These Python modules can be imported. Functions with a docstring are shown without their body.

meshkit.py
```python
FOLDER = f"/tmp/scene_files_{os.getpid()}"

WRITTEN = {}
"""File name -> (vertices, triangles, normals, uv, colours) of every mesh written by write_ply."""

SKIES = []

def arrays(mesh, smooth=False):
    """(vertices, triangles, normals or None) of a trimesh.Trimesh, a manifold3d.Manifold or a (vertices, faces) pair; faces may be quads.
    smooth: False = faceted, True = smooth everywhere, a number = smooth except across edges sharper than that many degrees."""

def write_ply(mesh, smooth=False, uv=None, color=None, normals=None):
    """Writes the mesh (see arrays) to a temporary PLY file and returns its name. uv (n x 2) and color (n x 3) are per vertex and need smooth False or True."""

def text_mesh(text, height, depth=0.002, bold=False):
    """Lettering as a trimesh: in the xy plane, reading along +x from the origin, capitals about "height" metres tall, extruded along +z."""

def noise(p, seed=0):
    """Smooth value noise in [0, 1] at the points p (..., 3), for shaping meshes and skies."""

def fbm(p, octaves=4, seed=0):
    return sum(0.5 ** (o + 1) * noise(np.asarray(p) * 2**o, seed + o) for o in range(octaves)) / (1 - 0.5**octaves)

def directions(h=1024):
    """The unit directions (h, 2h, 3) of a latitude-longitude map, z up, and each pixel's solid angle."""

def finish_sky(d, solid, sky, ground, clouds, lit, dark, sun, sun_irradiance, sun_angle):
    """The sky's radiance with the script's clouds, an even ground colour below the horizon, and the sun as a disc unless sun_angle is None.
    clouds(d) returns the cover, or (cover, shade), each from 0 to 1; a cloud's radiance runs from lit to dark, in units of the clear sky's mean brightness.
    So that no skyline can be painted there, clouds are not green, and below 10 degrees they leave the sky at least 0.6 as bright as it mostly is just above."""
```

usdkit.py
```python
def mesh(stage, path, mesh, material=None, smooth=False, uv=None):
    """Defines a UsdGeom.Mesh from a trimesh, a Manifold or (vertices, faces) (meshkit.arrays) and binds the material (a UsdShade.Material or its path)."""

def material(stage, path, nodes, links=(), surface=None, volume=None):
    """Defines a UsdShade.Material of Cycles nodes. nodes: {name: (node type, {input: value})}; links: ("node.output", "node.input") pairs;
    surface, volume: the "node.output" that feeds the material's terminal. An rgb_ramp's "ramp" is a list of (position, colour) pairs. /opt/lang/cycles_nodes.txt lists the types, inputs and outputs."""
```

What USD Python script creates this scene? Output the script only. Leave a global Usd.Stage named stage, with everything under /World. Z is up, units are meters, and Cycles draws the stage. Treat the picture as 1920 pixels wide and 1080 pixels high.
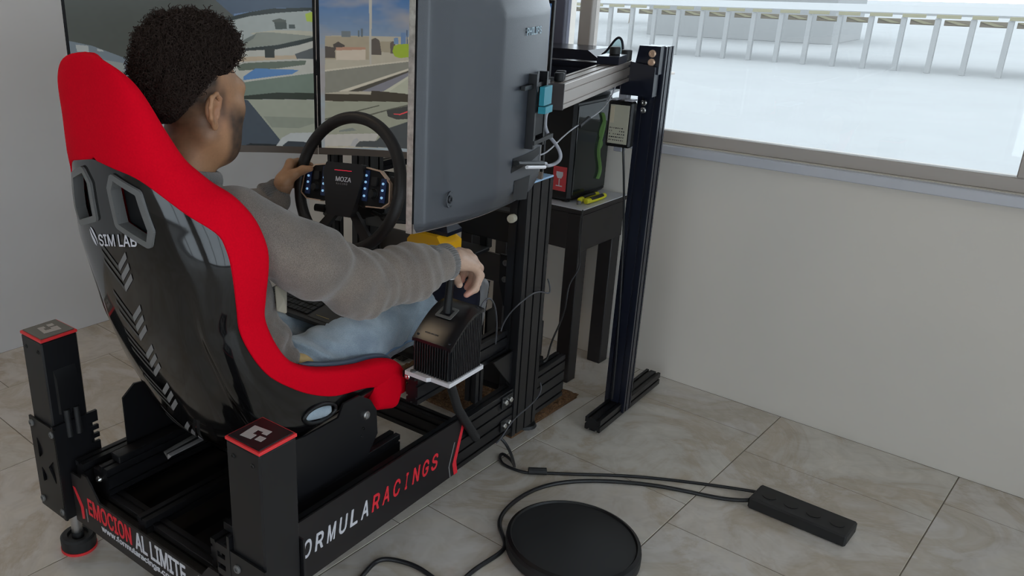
import math, random
import numpy as np, trimesh, usdkit, meshkit, manifold3d as m3
from pxr import Usd, UsdGeom, UsdLux, UsdShade, Gf, Sdf, Vt
from shapely.geometry import Polygon, box as sbox, Point, LineString
from shapely import affinity
from shapely.ops import unary_union
from scipy.interpolate import griddata, PchipInterpolator

random.seed(7); np.random.seed(7)
stage = Usd.Stage.CreateInMemory()
UsdGeom.SetStageUpAxis(stage, UsdGeom.Tokens.z)
UsdGeom.SetStageMetersPerUnit(stage, 1.0)
stage.SetDefaultPrim(UsdGeom.Xform.Define(stage, '/World').GetPrim())
UsdGeom.Scope.Define(stage, '/World/Looks')

# ---------------------------------------------------------------- camera, daylight, exposure
EXPOSURE = 0.0
CAM_Z, PITCH, HEADING = 1.6, 20.71, 44.6          # metres, degrees down, degrees left of the room's y axis
cam = UsdGeom.Camera.Define(stage, '/World/camera')
cam.CreateHorizontalApertureAttr(36.0); cam.CreateVerticalApertureAttr(20.25)
cam.CreateFocalLengthAttr(30.0); cam.CreateHorizontalApertureOffsetAttr(5.0625)
cam.CreateClippingRangeAttr(Gf.Vec2f(0.05, 500)); cam.CreateExposureAttr(EXPOSURE)
cx = UsdGeom.Xformable(cam)
cx.AddTranslateOp().Set((0, 0, CAM_Z)); cx.AddRotateZOp().Set(HEADING); cx.AddRotateXOp().Set(90 - PITCH)

SKY = .88                                         # overcast daylight
dome = UsdLux.DomeLight.Define(stage, '/World/sky')
dome.CreateIntensityAttr(SKY); dome.CreateColorAttr(Gf.Vec3f(0.86, 0.95, 1.07))
# two unseen ceiling lamps, added to warm and brighten the room (the lamp housings are built further down)
ADDED_LAMPS = [(-2.7, 0.9), (0.2, -0.6)]
for i, (lx_, ly_) in enumerate(ADDED_LAMPS):
    L_ = UsdLux.RectLight.Define(stage, f'/World/added_lamp_light_{i}')
    L_.CreateWidthAttr(1.1); L_.CreateHeightAttr(0.22); L_.CreateIntensityAttr(6.5 if i == 0 else 2.5); L_.CreateColorAttr(Gf.Vec3f(1.0, 0.76, 0.50))
    UsdGeom.Xformable(L_).AddTranslateOp().Set((lx_, ly_, 2.695))

# ---------------------------------------------------------------- materials
def P(name, color, rough=.5, metallic=0, noise=None, bump=None, coat=0, sheen=0, emit=0, spec=.5, ramp=None, tint=None, trans=0, sss=0):
    """principled material; noise=(scale, second colour[, detail]) mixes colours; bump=(scale, strength, distance)"""
    n = {'p': ('principled_bsdf', {'base_color': color, 'roughness': rough, 'metallic': metallic, 'coat_weight': coat, 'sheen_weight': sheen, 'specular_ior_level': spec})}
    l = []
    if sheen: n['p'][1]['sheen_roughness'] = .5
    if coat: n['p'][1]['coat_roughness'] = .04
    if trans: n['p'][1]['transmission_weight'] = trans
    if sss:
        n['p'][1].update(subsurface_weight=sss, subsurface_scale=.004)
    if emit: n['p'][1].update(emission_color=color, emission_strength=emit)
    n['tc'] = ('texture_coordinate', {})
    if noise:
        n['n'] = ('noise_texture', {'scale': noise[0], 'detail': noise[2] if len(noise) > 2 else 4, 'roughness': .6})
        n['r'] = ('rgb_ramp', {'ramp': [(.3, color), (.7, noise[1])]})
        l += [('tc.object', 'n.vector'), ('n.fac', 'r.fac'), ('r.color', 'p.base_color')]
    if tint:
        n['a'] = ('attribute', {'attribute': tint}); l = [x for x in l if x[1] != 'p.base_color']
        if noise:
            n['mx'] = ('mix_color', {'blend_type': 'multiply', 'fac': 1.0}); l += [('a.color', 'mx.a'), ('r.color', 'mx.b'), ('mx.result', 'p.base_color')]
        else: l += [('a.color', 'p.base_color')]
    if bump:
        n['bn'] = ('noise_texture', {'scale': bump[0], 'detail': 1})
        n['b'] = ('bump', {'strength': bump[1], 'distance': bump[2]})
        l += [('tc.object', 'bn.vector'), ('bn.fac', 'b.height'), ('b.normal', 'p.normal')]
    return usdkit.material(stage, f'/World/Looks/{name}', n, l, surface='p.BSDF')

def s2l(*c):
    c = np.array(c, float) / 255
    return tuple(np.where(c < .04045, c / 12.92, ((c + .055) / 1.055) ** 2.4))

M = {}
M['black'] = P('black_anodised', (.0085, .0085, .010), .36, spec=.4, bump=(900, .15, .0005))
M['black_matt'] = P('black_matt', (.006, .006, .007), .6, spec=.3)
M['black_dark'] = P('black_plastic', (.005, .005, .006), .42, spec=.4)
M['shell'] = P('gloss_black_shell', (.004, .004, .0045), .10, spec=.5, coat=.35)
M['panel'] = P('panel_black', (.014, .012, .013), .42, spec=.35)
M['red'] = P('red_velour', (.70, .0003, .014), .85, spec=.08, noise=(260, (.62, .0002, .012), 3), bump=(700, .25, .0008))
M['red_trim'] = P('red_trim', (.72, .03, .035), .45)
M['red_print'] = P('red_print', (.70, .02, .035), .5)
M['white_print'] = P('white_print', (.62, .61, .65), .5)
M['grey_print'] = P('grey_print', (.21, .20, .20), .45)
M['emblem'] = P('emblem_pale', (.40, .37, .35), .45)
M['dim_print'] = P('dim_print', (.065, .062, .060), .45)
M['bezel'] = P('bezel_grey', (.13, .128, .125), .45)
M['alu'] = P('bare_aluminium', (.55, .55, .56), .3, metallic=1)
M['profile_light'] = P('profile_brown_anodised', (.31, .265, .235), .34, metallic=.75)
M['chrome'] = P('bolt_steel', (.75, .74, .72), .25, metallic=1)
M['white_plate'] = P('white_plate', (.68, .66, .68), .4)
M['rubber'] = P('rubber', (.012, .012, .013), .55)
M['leather'] = P('wheel_leather', (.012, .009, .0085), .5, bump=(420, .3, .0006))
M['monitor'] = P('monitor_back', (.036, .041, .052), .36, spec=.8, bump=(1300, .35, .0006))
M['hood'] = P('shifter_hood', (.008, .008, .010), .27, spec=.7)
M['monitor_dark'] = P('monitor_recess', (.012, .013, .018), .5)
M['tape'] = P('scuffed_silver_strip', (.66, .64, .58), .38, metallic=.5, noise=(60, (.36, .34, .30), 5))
M['bar'] = P('monitor_chin', (.17, .14, .12), .45)
M['teal'] = P('teal_plastic', (.0, .21, .28), .4)
M['yellow'] = P('yellow_plastic', (.85, .42, .01), .4)
M['lime'] = P('yellow_grip', (.70, .66, .02), .45)
M['navy'] = P('navy_mesh', (.012, .014, .035), .8, bump=(900, .4, .001))
M['shoe_white'] = P('shoe_white', (.55, .54, .56), .6)
M['amber'] = P('bronze_trim', (.72, .50, .36), .35, metallic=.6)
M['led'] = P('led_blue', (.12, .42, 1.0), .4, emit=.6)
M['strip_blue'] = P('strip_blue', (.008, .02, .07), .3, emit=.12)
M['led_white'] = P('led_white', (.34, .62, .95), .4, emit=.45)
M['led_red'] = P('led_red', (.9, .02, .06), .4, emit=.35)
M['sky_cap'] = P('pale_blue_cap', (.30, .46, .66), .35)
M['gold'] = P('gold_line', (.42, .32, .10), .5)
M['cream'] = P('cream_cotton', (.46, .42, .33), .9)
M['yellow_cloth'] = P('yellow_cotton', (.62, .44, .20), .9, noise=(40, (.50, .33, .14)))
M['piping'] = P('blue_piping', (.045, .065, .10), .4)
M['wood_black'] = P('black_wood', (.018, .015, .016), .42, noise=(30, (.013, .011, .012)))
M['table_top'] = P('table_top', (.58, .58, .62), .3)
M['label'] = P('label_paper', (.40, .39, .31), .6)
M['sticker_red'] = P('sticker_red', (.62, .06, .07), .5)
M['case_blue'] = P('dark_case', (.010, .012, .022), .25)
M['glass_black'] = P('dark_glass', (.012, .016, .016), .06)
M['green_reflection'] = P('green_reflection', (.10, .19, .06), .4, emit=.14)  # greenish reflection in the case glass, painted as a faint emitter
M['cable_grey'] = P('cable_grey', (.36, .36, .40), .35)
M['cable_dim'] = P('cable_dim', (.07, .07, .08), .35)
M['cable'] = P('cable_black', (.012, .012, .014), .4)
M['coir'] = P('coir', (.20, .10, .04), .95, noise=(120, (.07, .03, .012), 6), bump=(220, 1.0, .006))
M['wall'] = P('plaster_wall', (.76, .70, .63), .85, noise=(1.3, (.72, .665, .60), 3), bump=(18, .12, .004))
M['wall_left'] = P('daylight_tinted_wall', (.74, .73, .735), .85, noise=(1.3, (.70, .69, .70), 3), bump=(18, .12, .004))  # cooler than the cream walls: bluish daylight put into the plaster colour
M['ceiling'] = P('ceiling_paint', (.72, .71, .69), .9)
M['frame'] = P('window_frame', (.45, .40, .36), .5)
M['frame_dark'] = P('window_frame_dark', (.10, .10, .14), .5)
M['lamp_on'] = P('lamp_diffuser', (1.0, .86, .68), .5, emit=1.6)
M['out_white'] = P('white_render', (.32, .32, .315), .9)
M['out_ground'] = P('pale_concrete', (.32, .32, .315), .9, noise=(.3, (.30, .30, .295)))
M['out_yellow'] = P('awning_yellow', (.27, .25, .17), .8)
M['out_brown'] = P('pergola_brown', (.19, .165, .13), .8)  # brown of the pergola lattice and the shed roof
M['leaf'] = P('leaf', (.14, .20, .20), .7, noise=(3, (.22, .26, .26)))
M['bark'] = P('bark', (.2, .15, .1), .9)
# tiles: veined beige marble, a few variants
def marble(name, c1, c2, c3):
    n = {'tc': ('texture_coordinate', {}), 'g': ('geometry', {}),
         'n': ('noise_texture', {'scale': 2.2, 'detail': 5, 'roughness': .62, 'distortion': 1.6}),
         'n2': ('noise_texture', {'scale': 9, 'detail': 3, 'roughness': .7, 'distortion': .8}),
         'r': ('rgb_ramp', {'ramp': [(.28, c1), (.48, c2), (.56, c3), (.72, c2)]}),
         'r2': ('rgb_ramp', {'ramp': [(.35, (.88, .865, .84)), (.6, (1, 1, 1))]}),
         'm': ('mix_color', {'blend_type': 'multiply', 'fac': 1.0}),
         'p': ('principled_bsdf', {'roughness': .07, 'specular_ior_level': .5})}
    l = [('g.position', 'n.vector'), ('g.position', 'n2.vector'), ('n.fac', 'r.fac'), ('n2.fac', 'r2.fac'), ('r.color', 'm.a'), ('r2.color', 'm.b'), ('m.result', 'p.base_color')]
    return usdkit.material(stage, f'/World/Looks/{name}', n, l, surface='p.BSDF')
TILE = [marble('tile_a', (.70, .63, .545), (.63, .58, .53), (.53, .455, .37)), marble('tile_b', (.66, .60, .52), (.635, .59, .55), (.55, .485, .405)), marble('tile_c', (.71, .65, .57), (.62, .575, .515), (.54, .46, .37))]
M['grout'] = P('grout', (.20, .17, .135), .9)
M['pane'] = usdkit.material(stage, '/World/Looks/window_pane', {'t': ('transparent_bsdf', {'color': (.96, .98, .97)}), 'g': ('glossy_bsdf', {'roughness': .02, 'color': (.9, .9, .9)}), 'f': ('fresnel', {'IOR': 1.45}), 'm': ('mix_closure', {})},
                            [('f.fac', 'm.fac'), ('t.BSDF', 'm.closure1'), ('g.BSDF', 'm.closure2')], surface='m.closure')
M['visor'] = usdkit.material(stage, '/World/Looks/clear_visor', {'t': ('transparent_bsdf', {'color': (.80, .92, .93)}), 'g': ('glossy_bsdf', {'roughness': .05, 'color': (.9, .9, .9)}), 'm': ('mix_closure', {'fac': .18})},
                            [('t.BSDF', 'm.closure1'), ('g.BSDF', 'm.closure2')], surface='m.closure')
M['screen'] = usdkit.material(stage, '/World/Looks/lit_screen', {'a': ('attribute', {'attribute': 'tint'}), 'e': ('emission', {'strength': .86}), 'g': ('glossy_bsdf', {'roughness': .25, 'color': (.03, .03, .03)}), 'ad': ('add_closure', {})},
                            [('a.color', 'e.color'), ('e.emission', 'ad.closure1'), ('g.BSDF', 'ad.closure2')], surface='ad.closure')
def knit(name, c1, c2, scale=520, wash=(.82, 1.06)):
    n = {'tc': ('texture_coordinate', {}), 'n': ('noise_texture', {'scale': scale, 'detail': 4, 'roughness': .75}), 'n2': ('noise_texture', {'scale': 14, 'detail': 3}),
         'r': ('rgb_ramp', {'ramp': [(.33, c1), (.66, c2)]}), 'r2': ('rgb_ramp', {'ramp': [(.3, (wash[0], wash[0], wash[0] + .02)), (.7, (wash[1], wash[1] - .03, wash[1] - .06))]}),
         'm': ('mix_color', {'blend_type': 'multiply', 'fac': 1.0}), 'b': ('bump', {'strength': .55, 'distance': .0016}),
         'p': ('principled_bsdf', {'roughness': .95, 'sheen_weight': .35, 'sheen_roughness': .5, 'specular_ior_level': .2})}
    l = [('tc.object', 'n.vector'), ('tc.object', 'n2.vector'), ('n.fac', 'r.fac'), ('n2.fac', 'r2.fac'), ('r.color', 'm.a'), ('r2.color', 'm.b'), ('m.result', 'p.base_color'), ('n.fac', 'b.height'), ('b.normal', 'p.normal')]
    return usdkit.material(stage, f'/World/Looks/{name}', n, l, surface='p.BSDF')
M['sweater'] = knit('grey_brown_wool', (.115, .092, .077), (.265, .224, .194))
M['cuff'] = knit('grey_ribbing', (.12, .112, .108), (.25, .238, .228), 700)
M['denim'] = knit('pale_denim', (.25, .33, .405), (.38, .45, .51), 420, (.74, 1.22))
M['denim_seam'] = P('denim_seam', (.16, .26, .40), .9)
M['skin'] = P('skin', (.5, .3, .2), .5, tint='tint', noise=(160, (1, 1, 1), 3), bump=(300, .12, .0006))
UsdShade.Shader(stage.GetPrimAtPath('/World/Looks/skin/r')).GetInput('ramp').Set(Vt.Vec3fArray.FromNumpy(np.repeat(np.linspace(.86, 1.1, 256)[:, None], 3, 1).astype(np.float32)))
M['hair'] = P('dark_hair', (.010, .0065, .0055), .9, spec=.1, noise=(70, (.022, .013, .010)), bump=(160, 1, .006))
M['curl'] = P('dark_curl', (.030, .019, .015), .8, spec=.15)

# ---------------------------------------------------------------- meshes
def V(*a): return np.array(a, float)
def unit(v): v = np.asarray(v, float); return v / np.linalg.norm(v)
def cat(*ms):
    ms = [m for m in ms if m is not None]
    vs, fs, n = [], [], 0
    for m in ms:
        v, f, _ = meshkit.arrays(m); vs.append(v); fs.append(f + n); n += len(v)
    return np.vstack(vs), np.vstack(fs)
def move(m, t=(0, 0, 0), R=None):
    v, f, _ = meshkit.arrays(m)
    if R is not None: v = v @ np.asarray(R).T
    return v + np.asarray(t, float), f
def frame_z(z, x=None):
    z = unit(z); x = np.array([1, 0, 0.]) if x is None else np.asarray(x, float)
    if abs(unit(x) @ z) > .99: x = np.array([0, 1., 0])
    x = unit(x - z * (x @ z)); return np.stack([x, np.cross(z, x), z], 1)
def bx(lo, hi, b=.002):
    """box with chamfered edges between two corners"""
    lo, hi = np.minimum(lo, hi), np.maximum(lo, hi); lo = np.asarray(lo, float); hi = np.asarray(hi, float)
    b = min(b, *(0.45 * (hi - lo)))
    pts = []
    for sx in (0, 1):
        for sy in (0, 1):
            for sz in (0, 1):
                c = np.where([sx, sy, sz], hi, lo); d = np.where([sx, sy, sz], -b, b)
                for k in range(3):
                    q = c + d; q[k] = c[k]; pts.append(q)
    h = trimesh.convex.convex_hull(np.array(pts)); return np.array(h.vertices), np.array(h.faces)
def hull(pts):
    h = trimesh.convex.convex_hull(np.array(pts, float)); return np.array(h.vertices), np.array(h.faces)
def cyl(p0, p1, r0, r1=None, n=20, b=0):
    p0, p1 = np.asarray(p0, float), np.asarray(p1, float); r1 = r0 if r1 is None else r1
    h = np.linalg.norm(p1 - p0)
    prof = [(0, 0), (r0, 0), (r1, h), (0, h)] if not b else [(0, 0), (r0 - b, 0), (r0, b), (r1, h - b), (r1 - b, h), (0, h)]
    return lathe(prof, p0, p1 - p0, n)
def lathe(prof, at=(0, 0, 0), axis=(0, 0, 1), n=28):
    prof = np.array(prof, float); a = np.linspace(0, 2 * np.pi, n, endpoint=False)
    v = np.stack([np.outer(prof[:, 0], np.cos(a)), np.outer(prof[:, 0], np.sin(a)), np.outer(prof[:, 1], np.ones(n))], -1).reshape(-1, 3)
    f = []
    for i in range(len(prof) - 1):
        for j in range(n):
            k = (j + 1) % n; p, q, r, s = i * n + j, i * n + k, (i + 1) * n + k, (i + 1) * n + j
            if prof[i, 0] > 1e-9: f.append((p, q, r) if prof[i + 1, 0] > 1e-9 else (p, q, s))
            if prof[i + 1, 0] > 1e-9: f.append((p, r, s))
    return move((v, np.array(f)), at, frame_z(axis))
def spline(pts, n=60):
    pts = np.asarray(pts, float); t = np.r_[0, np.cumsum(np.linalg.norm(np.diff(pts, axis=0), axis=1) ** .5)]
    from scipy.interpolate import CubicSpline
    return CubicSpline(t, pts)(np.linspace(0, t[-1], n))
def tube(path, r, n=10, cap=True, flat=None):
    path = np.asarray(path, float); m = len(path); r = np.broadcast_to(r, m)
    t = np.gradient(path, axis=0); t /= np.linalg.norm(t, axis=1)[:, None]
    u = frame_z(t[0])[:, 0]; rings = []
    for i in range(m):
        u = unit(u - t[i] * (u @ t[i])); w = np.cross(t[i], u); a = np.linspace(0, 2 * np.pi, n, endpoint=False)
        rings.append(path[i] + r[i] * (np.outer(np.cos(a), u) + np.outer(np.sin(a), w) * (flat or 1)))
    v = np.vstack(rings); f = []
    for i in range(m - 1):
        for j in range(n):
            k = (j + 1) % n; f += [(i * n + j, i * n + k, (i + 1) * n + k), (i * n + j, (i + 1) * n + k, (i + 1) * n + j)]
    if cap:
        v = np.vstack([v, path[0], path[-1]])
        for j in range(n):
            k = (j + 1) % n; f += [(len(v) - 2, k, j), (len(v) - 1, (m - 1) * n + j, (m - 1) * n + k)]
    return v, np.array(f)
def ring_tube(c, R, r, e1, e2, n=72, k=16, a0=0, a1=2 * np.pi):
    closed = abs(a1 - a0 - 2 * np.pi) < 1e-6
    a = np.linspace(a0, a1, n + (0 if closed else 1), endpoint=not closed)
    e1, e2 = unit(e1), unit(e2); e3 = np.cross(e1, e2); v = []
    for t in a:
        d = e1 * math.cos(t) + e2 * math.sin(t)
        b = np.linspace(0, 2 * np.pi, k, endpoint=False)
        v.append(c + d * R + r * (np.outer(np.cos(b), d) + np.outer(np.sin(b), e3)))
    v = np.vstack(v); f = []; m = len(a)
    for i in range(m if closed else m - 1):
        i2 = (i + 1) % m
        for j in range(k):
            j2 = (j + 1) % k; f += [(i * k + j, i2 * k + j, i2 * k + j2), (i * k + j, i2 * k + j2, i * k + j2)]
    return v, np.array(f)
def ext(poly, h, O_=(0, 0, 0), X=(1, 0, 0), Y=(0, 1, 0)):
    """extrude a 2-D polygon along X x Y, its plane spanned by X and Y at O_"""
    X, Y = unit(X), unit(Y); Z = np.cross(X, Y); out = []
    for g in getattr(poly, 'geoms', [poly]):
        if g.is_empty or g.geom_type != 'Polygon': continue
        out.append(trimesh.creation.extrude_polygon(g, h, engine='earcut'))
    return move(cat(*out), O_, np.stack([X, Y, Z], 1))
def slots(w, h, pitch=.04, sw=.008, sd=.006):
    """aluminium T-slot profile section w x h, centred"""
    p = sbox(-w / 2, -h / 2, w / 2, h / 2).buffer(-.0015).buffer(.0015)
    cut = []
    nx, ny = max(1, round(w / pitch)), max(1, round(h / pitch))
    for i in range(nx):
        x = -w / 2 + w * (i + .5) / nx; cut += [sbox(x - sw / 2, h / 2 - sd, x + sw / 2, h), sbox(x - sw / 2, -h, x + sw / 2, -h / 2 + sd)]
    for i in range(ny):
        y = -h / 2 + h * (i + .5) / ny; cut += [sbox(w / 2 - sd, y - sw / 2, w, y + sw / 2), sbox(-w, y - sw / 2, -w / 2 + sd, y + sw / 2)]
    return p.difference(unary_union(cut))
def profile(p0, p1, w, h, X=None, pitch=.04):
    p0, p1 = V(*p0), V(*p1); R = frame_z(p1 - p0, X)
    return ext(slots(w, h, pitch), np.linalg.norm(p1 - p0), p0, R[:, 0], R[:, 1])
def bolt(p, d, r=.007, h=.005):
    d = unit(d); p = V(*p)
    return lathe([(0, 0), (r, 0), (r, h * .6), (r * .8, h), (r * .45, h), (r * .45, h * .5), (0, h * .5)], p, d, 14)
def lettering(txt, height, X, Y, O_, depth=.0012, bold=True, sx=1.0, shear=0.0):
    m = meshkit.text_mesh(txt, height, depth, bold); v = np.array(m.vertices); v[:, 0] = v[:, 0] * sx + v[:, 1] * shear
    X, Y = unit(X), unit(Y); return move((v, np.array(m.faces)), O_, np.stack([X, Y, np.cross(X, Y)], 1))
def grid_faces(nu, nv, flip=False):
    i, j = np.meshgrid(np.arange(nu - 1), np.arange(nv - 1), indexing='ij'); a = (i * nv + j).ravel()
    q = np.stack([a, a + nv, a + nv + 1, a + 1], 1); q = q[:, ::-1] if flip else q
    return np.vstack([q[:, [0, 1, 2]], q[:, [0, 2, 3]]])

# ---------------------------------------------------------------- things
NAMES = {}
def numbered(path):
    n = NAMES.get(path, -1) + 1; NAMES[path] = n
    return path if n == 0 else f'{path}_{n:03d}'
RIG_O, RIG_T = V(-1.654, .917, 0), math.radians(3.5)
RIG_R = np.array([[math.cos(RIG_T), -math.sin(RIG_T), 0], [math.sin(RIG_T), math.cos(RIG_T), 0], [0, 0, 1]])
def rig(p): return RIG_O + RIG_R @ V(*p)
class Thing:
    """a top-level Xform; meshes are handed over in the rig's frame (rigged=True) or the room's and stored about the thing's base"""
    def __init__(s, name, label, category, base=(0, 0, 0), rigged=True, group=None, kind=None):
        s.path = numbered('/World/' + name); s.base = V(*base)
        x = UsdGeom.Xform.Define(stage, s.path); s.prim = x.GetPrim()
        loc = rig(base) if rigged else s.base
        x.AddTranslateOp().Set(Gf.Vec3d(*map(float, loc)))
        if rigged: x.AddRotateZOp().Set(math.degrees(RIG_T))
        if label: s.prim.SetCustomDataByKey('label', label); s.prim.SetCustomDataByKey('category', category)
        if group: s.prim.SetCustomDataByKey('group', group)
        if kind: s.prim.SetCustomDataByKey('kind', kind)
    def add(s, name, mesh, mat, parent=None, label=None, smooth=30, kind=None, tint=None):
        v, f, _ = meshkit.arrays(mesh)
        path = numbered((parent or s.path) + '/' + name)
        m = usdkit.mesh(stage, path, (v - s.base, f), M[mat] if isinstance(mat, str) else mat, smooth=smooth)
        if label: m.GetPrim().SetCustomDataByKey('label', label)
        if kind: m.GetPrim().SetCustomDataByKey('kind', kind)
        if tint is not None:
            UsdGeom.PrimvarsAPI(m).CreatePrimvar('tint', Sdf.ValueTypeNames.Color3fArray, 'vertex').Set(Vt.Vec3fArray.FromNumpy(np.asarray(tint, np.float32)))
        return path
def one(name, mesh, mat, label=None, category=None, group=None, kind=None, smooth=30):
    """a top-level thing that is one mesh, in room coordinates"""
    v, f, _ = meshkit.arrays(mesh); base = np.array([(v[:, 0].min() + v[:, 0].max()) / 2, (v[:, 1].min() + v[:, 1].max()) / 2, v[:, 2].min()])
    path = numbered('/World/' + name)
    m = usdkit.mesh(stage, path, (v - base, f), M[mat] if isinstance(mat, str) else mat, smooth=smooth)
    UsdGeom.Xformable(m).AddTranslateOp().Set(Gf.Vec3d(*map(float, base)))
    for k, x in (('label', label), ('category', category), ('group', group), ('kind', kind)):
        if x: m.GetPrim().SetCustomDataByKey(k, x)
    return path
def rigged(mesh):
    v, f, _ = meshkit.arrays(mesh); return v @ RIG_R.T + RIG_O, f

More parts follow.
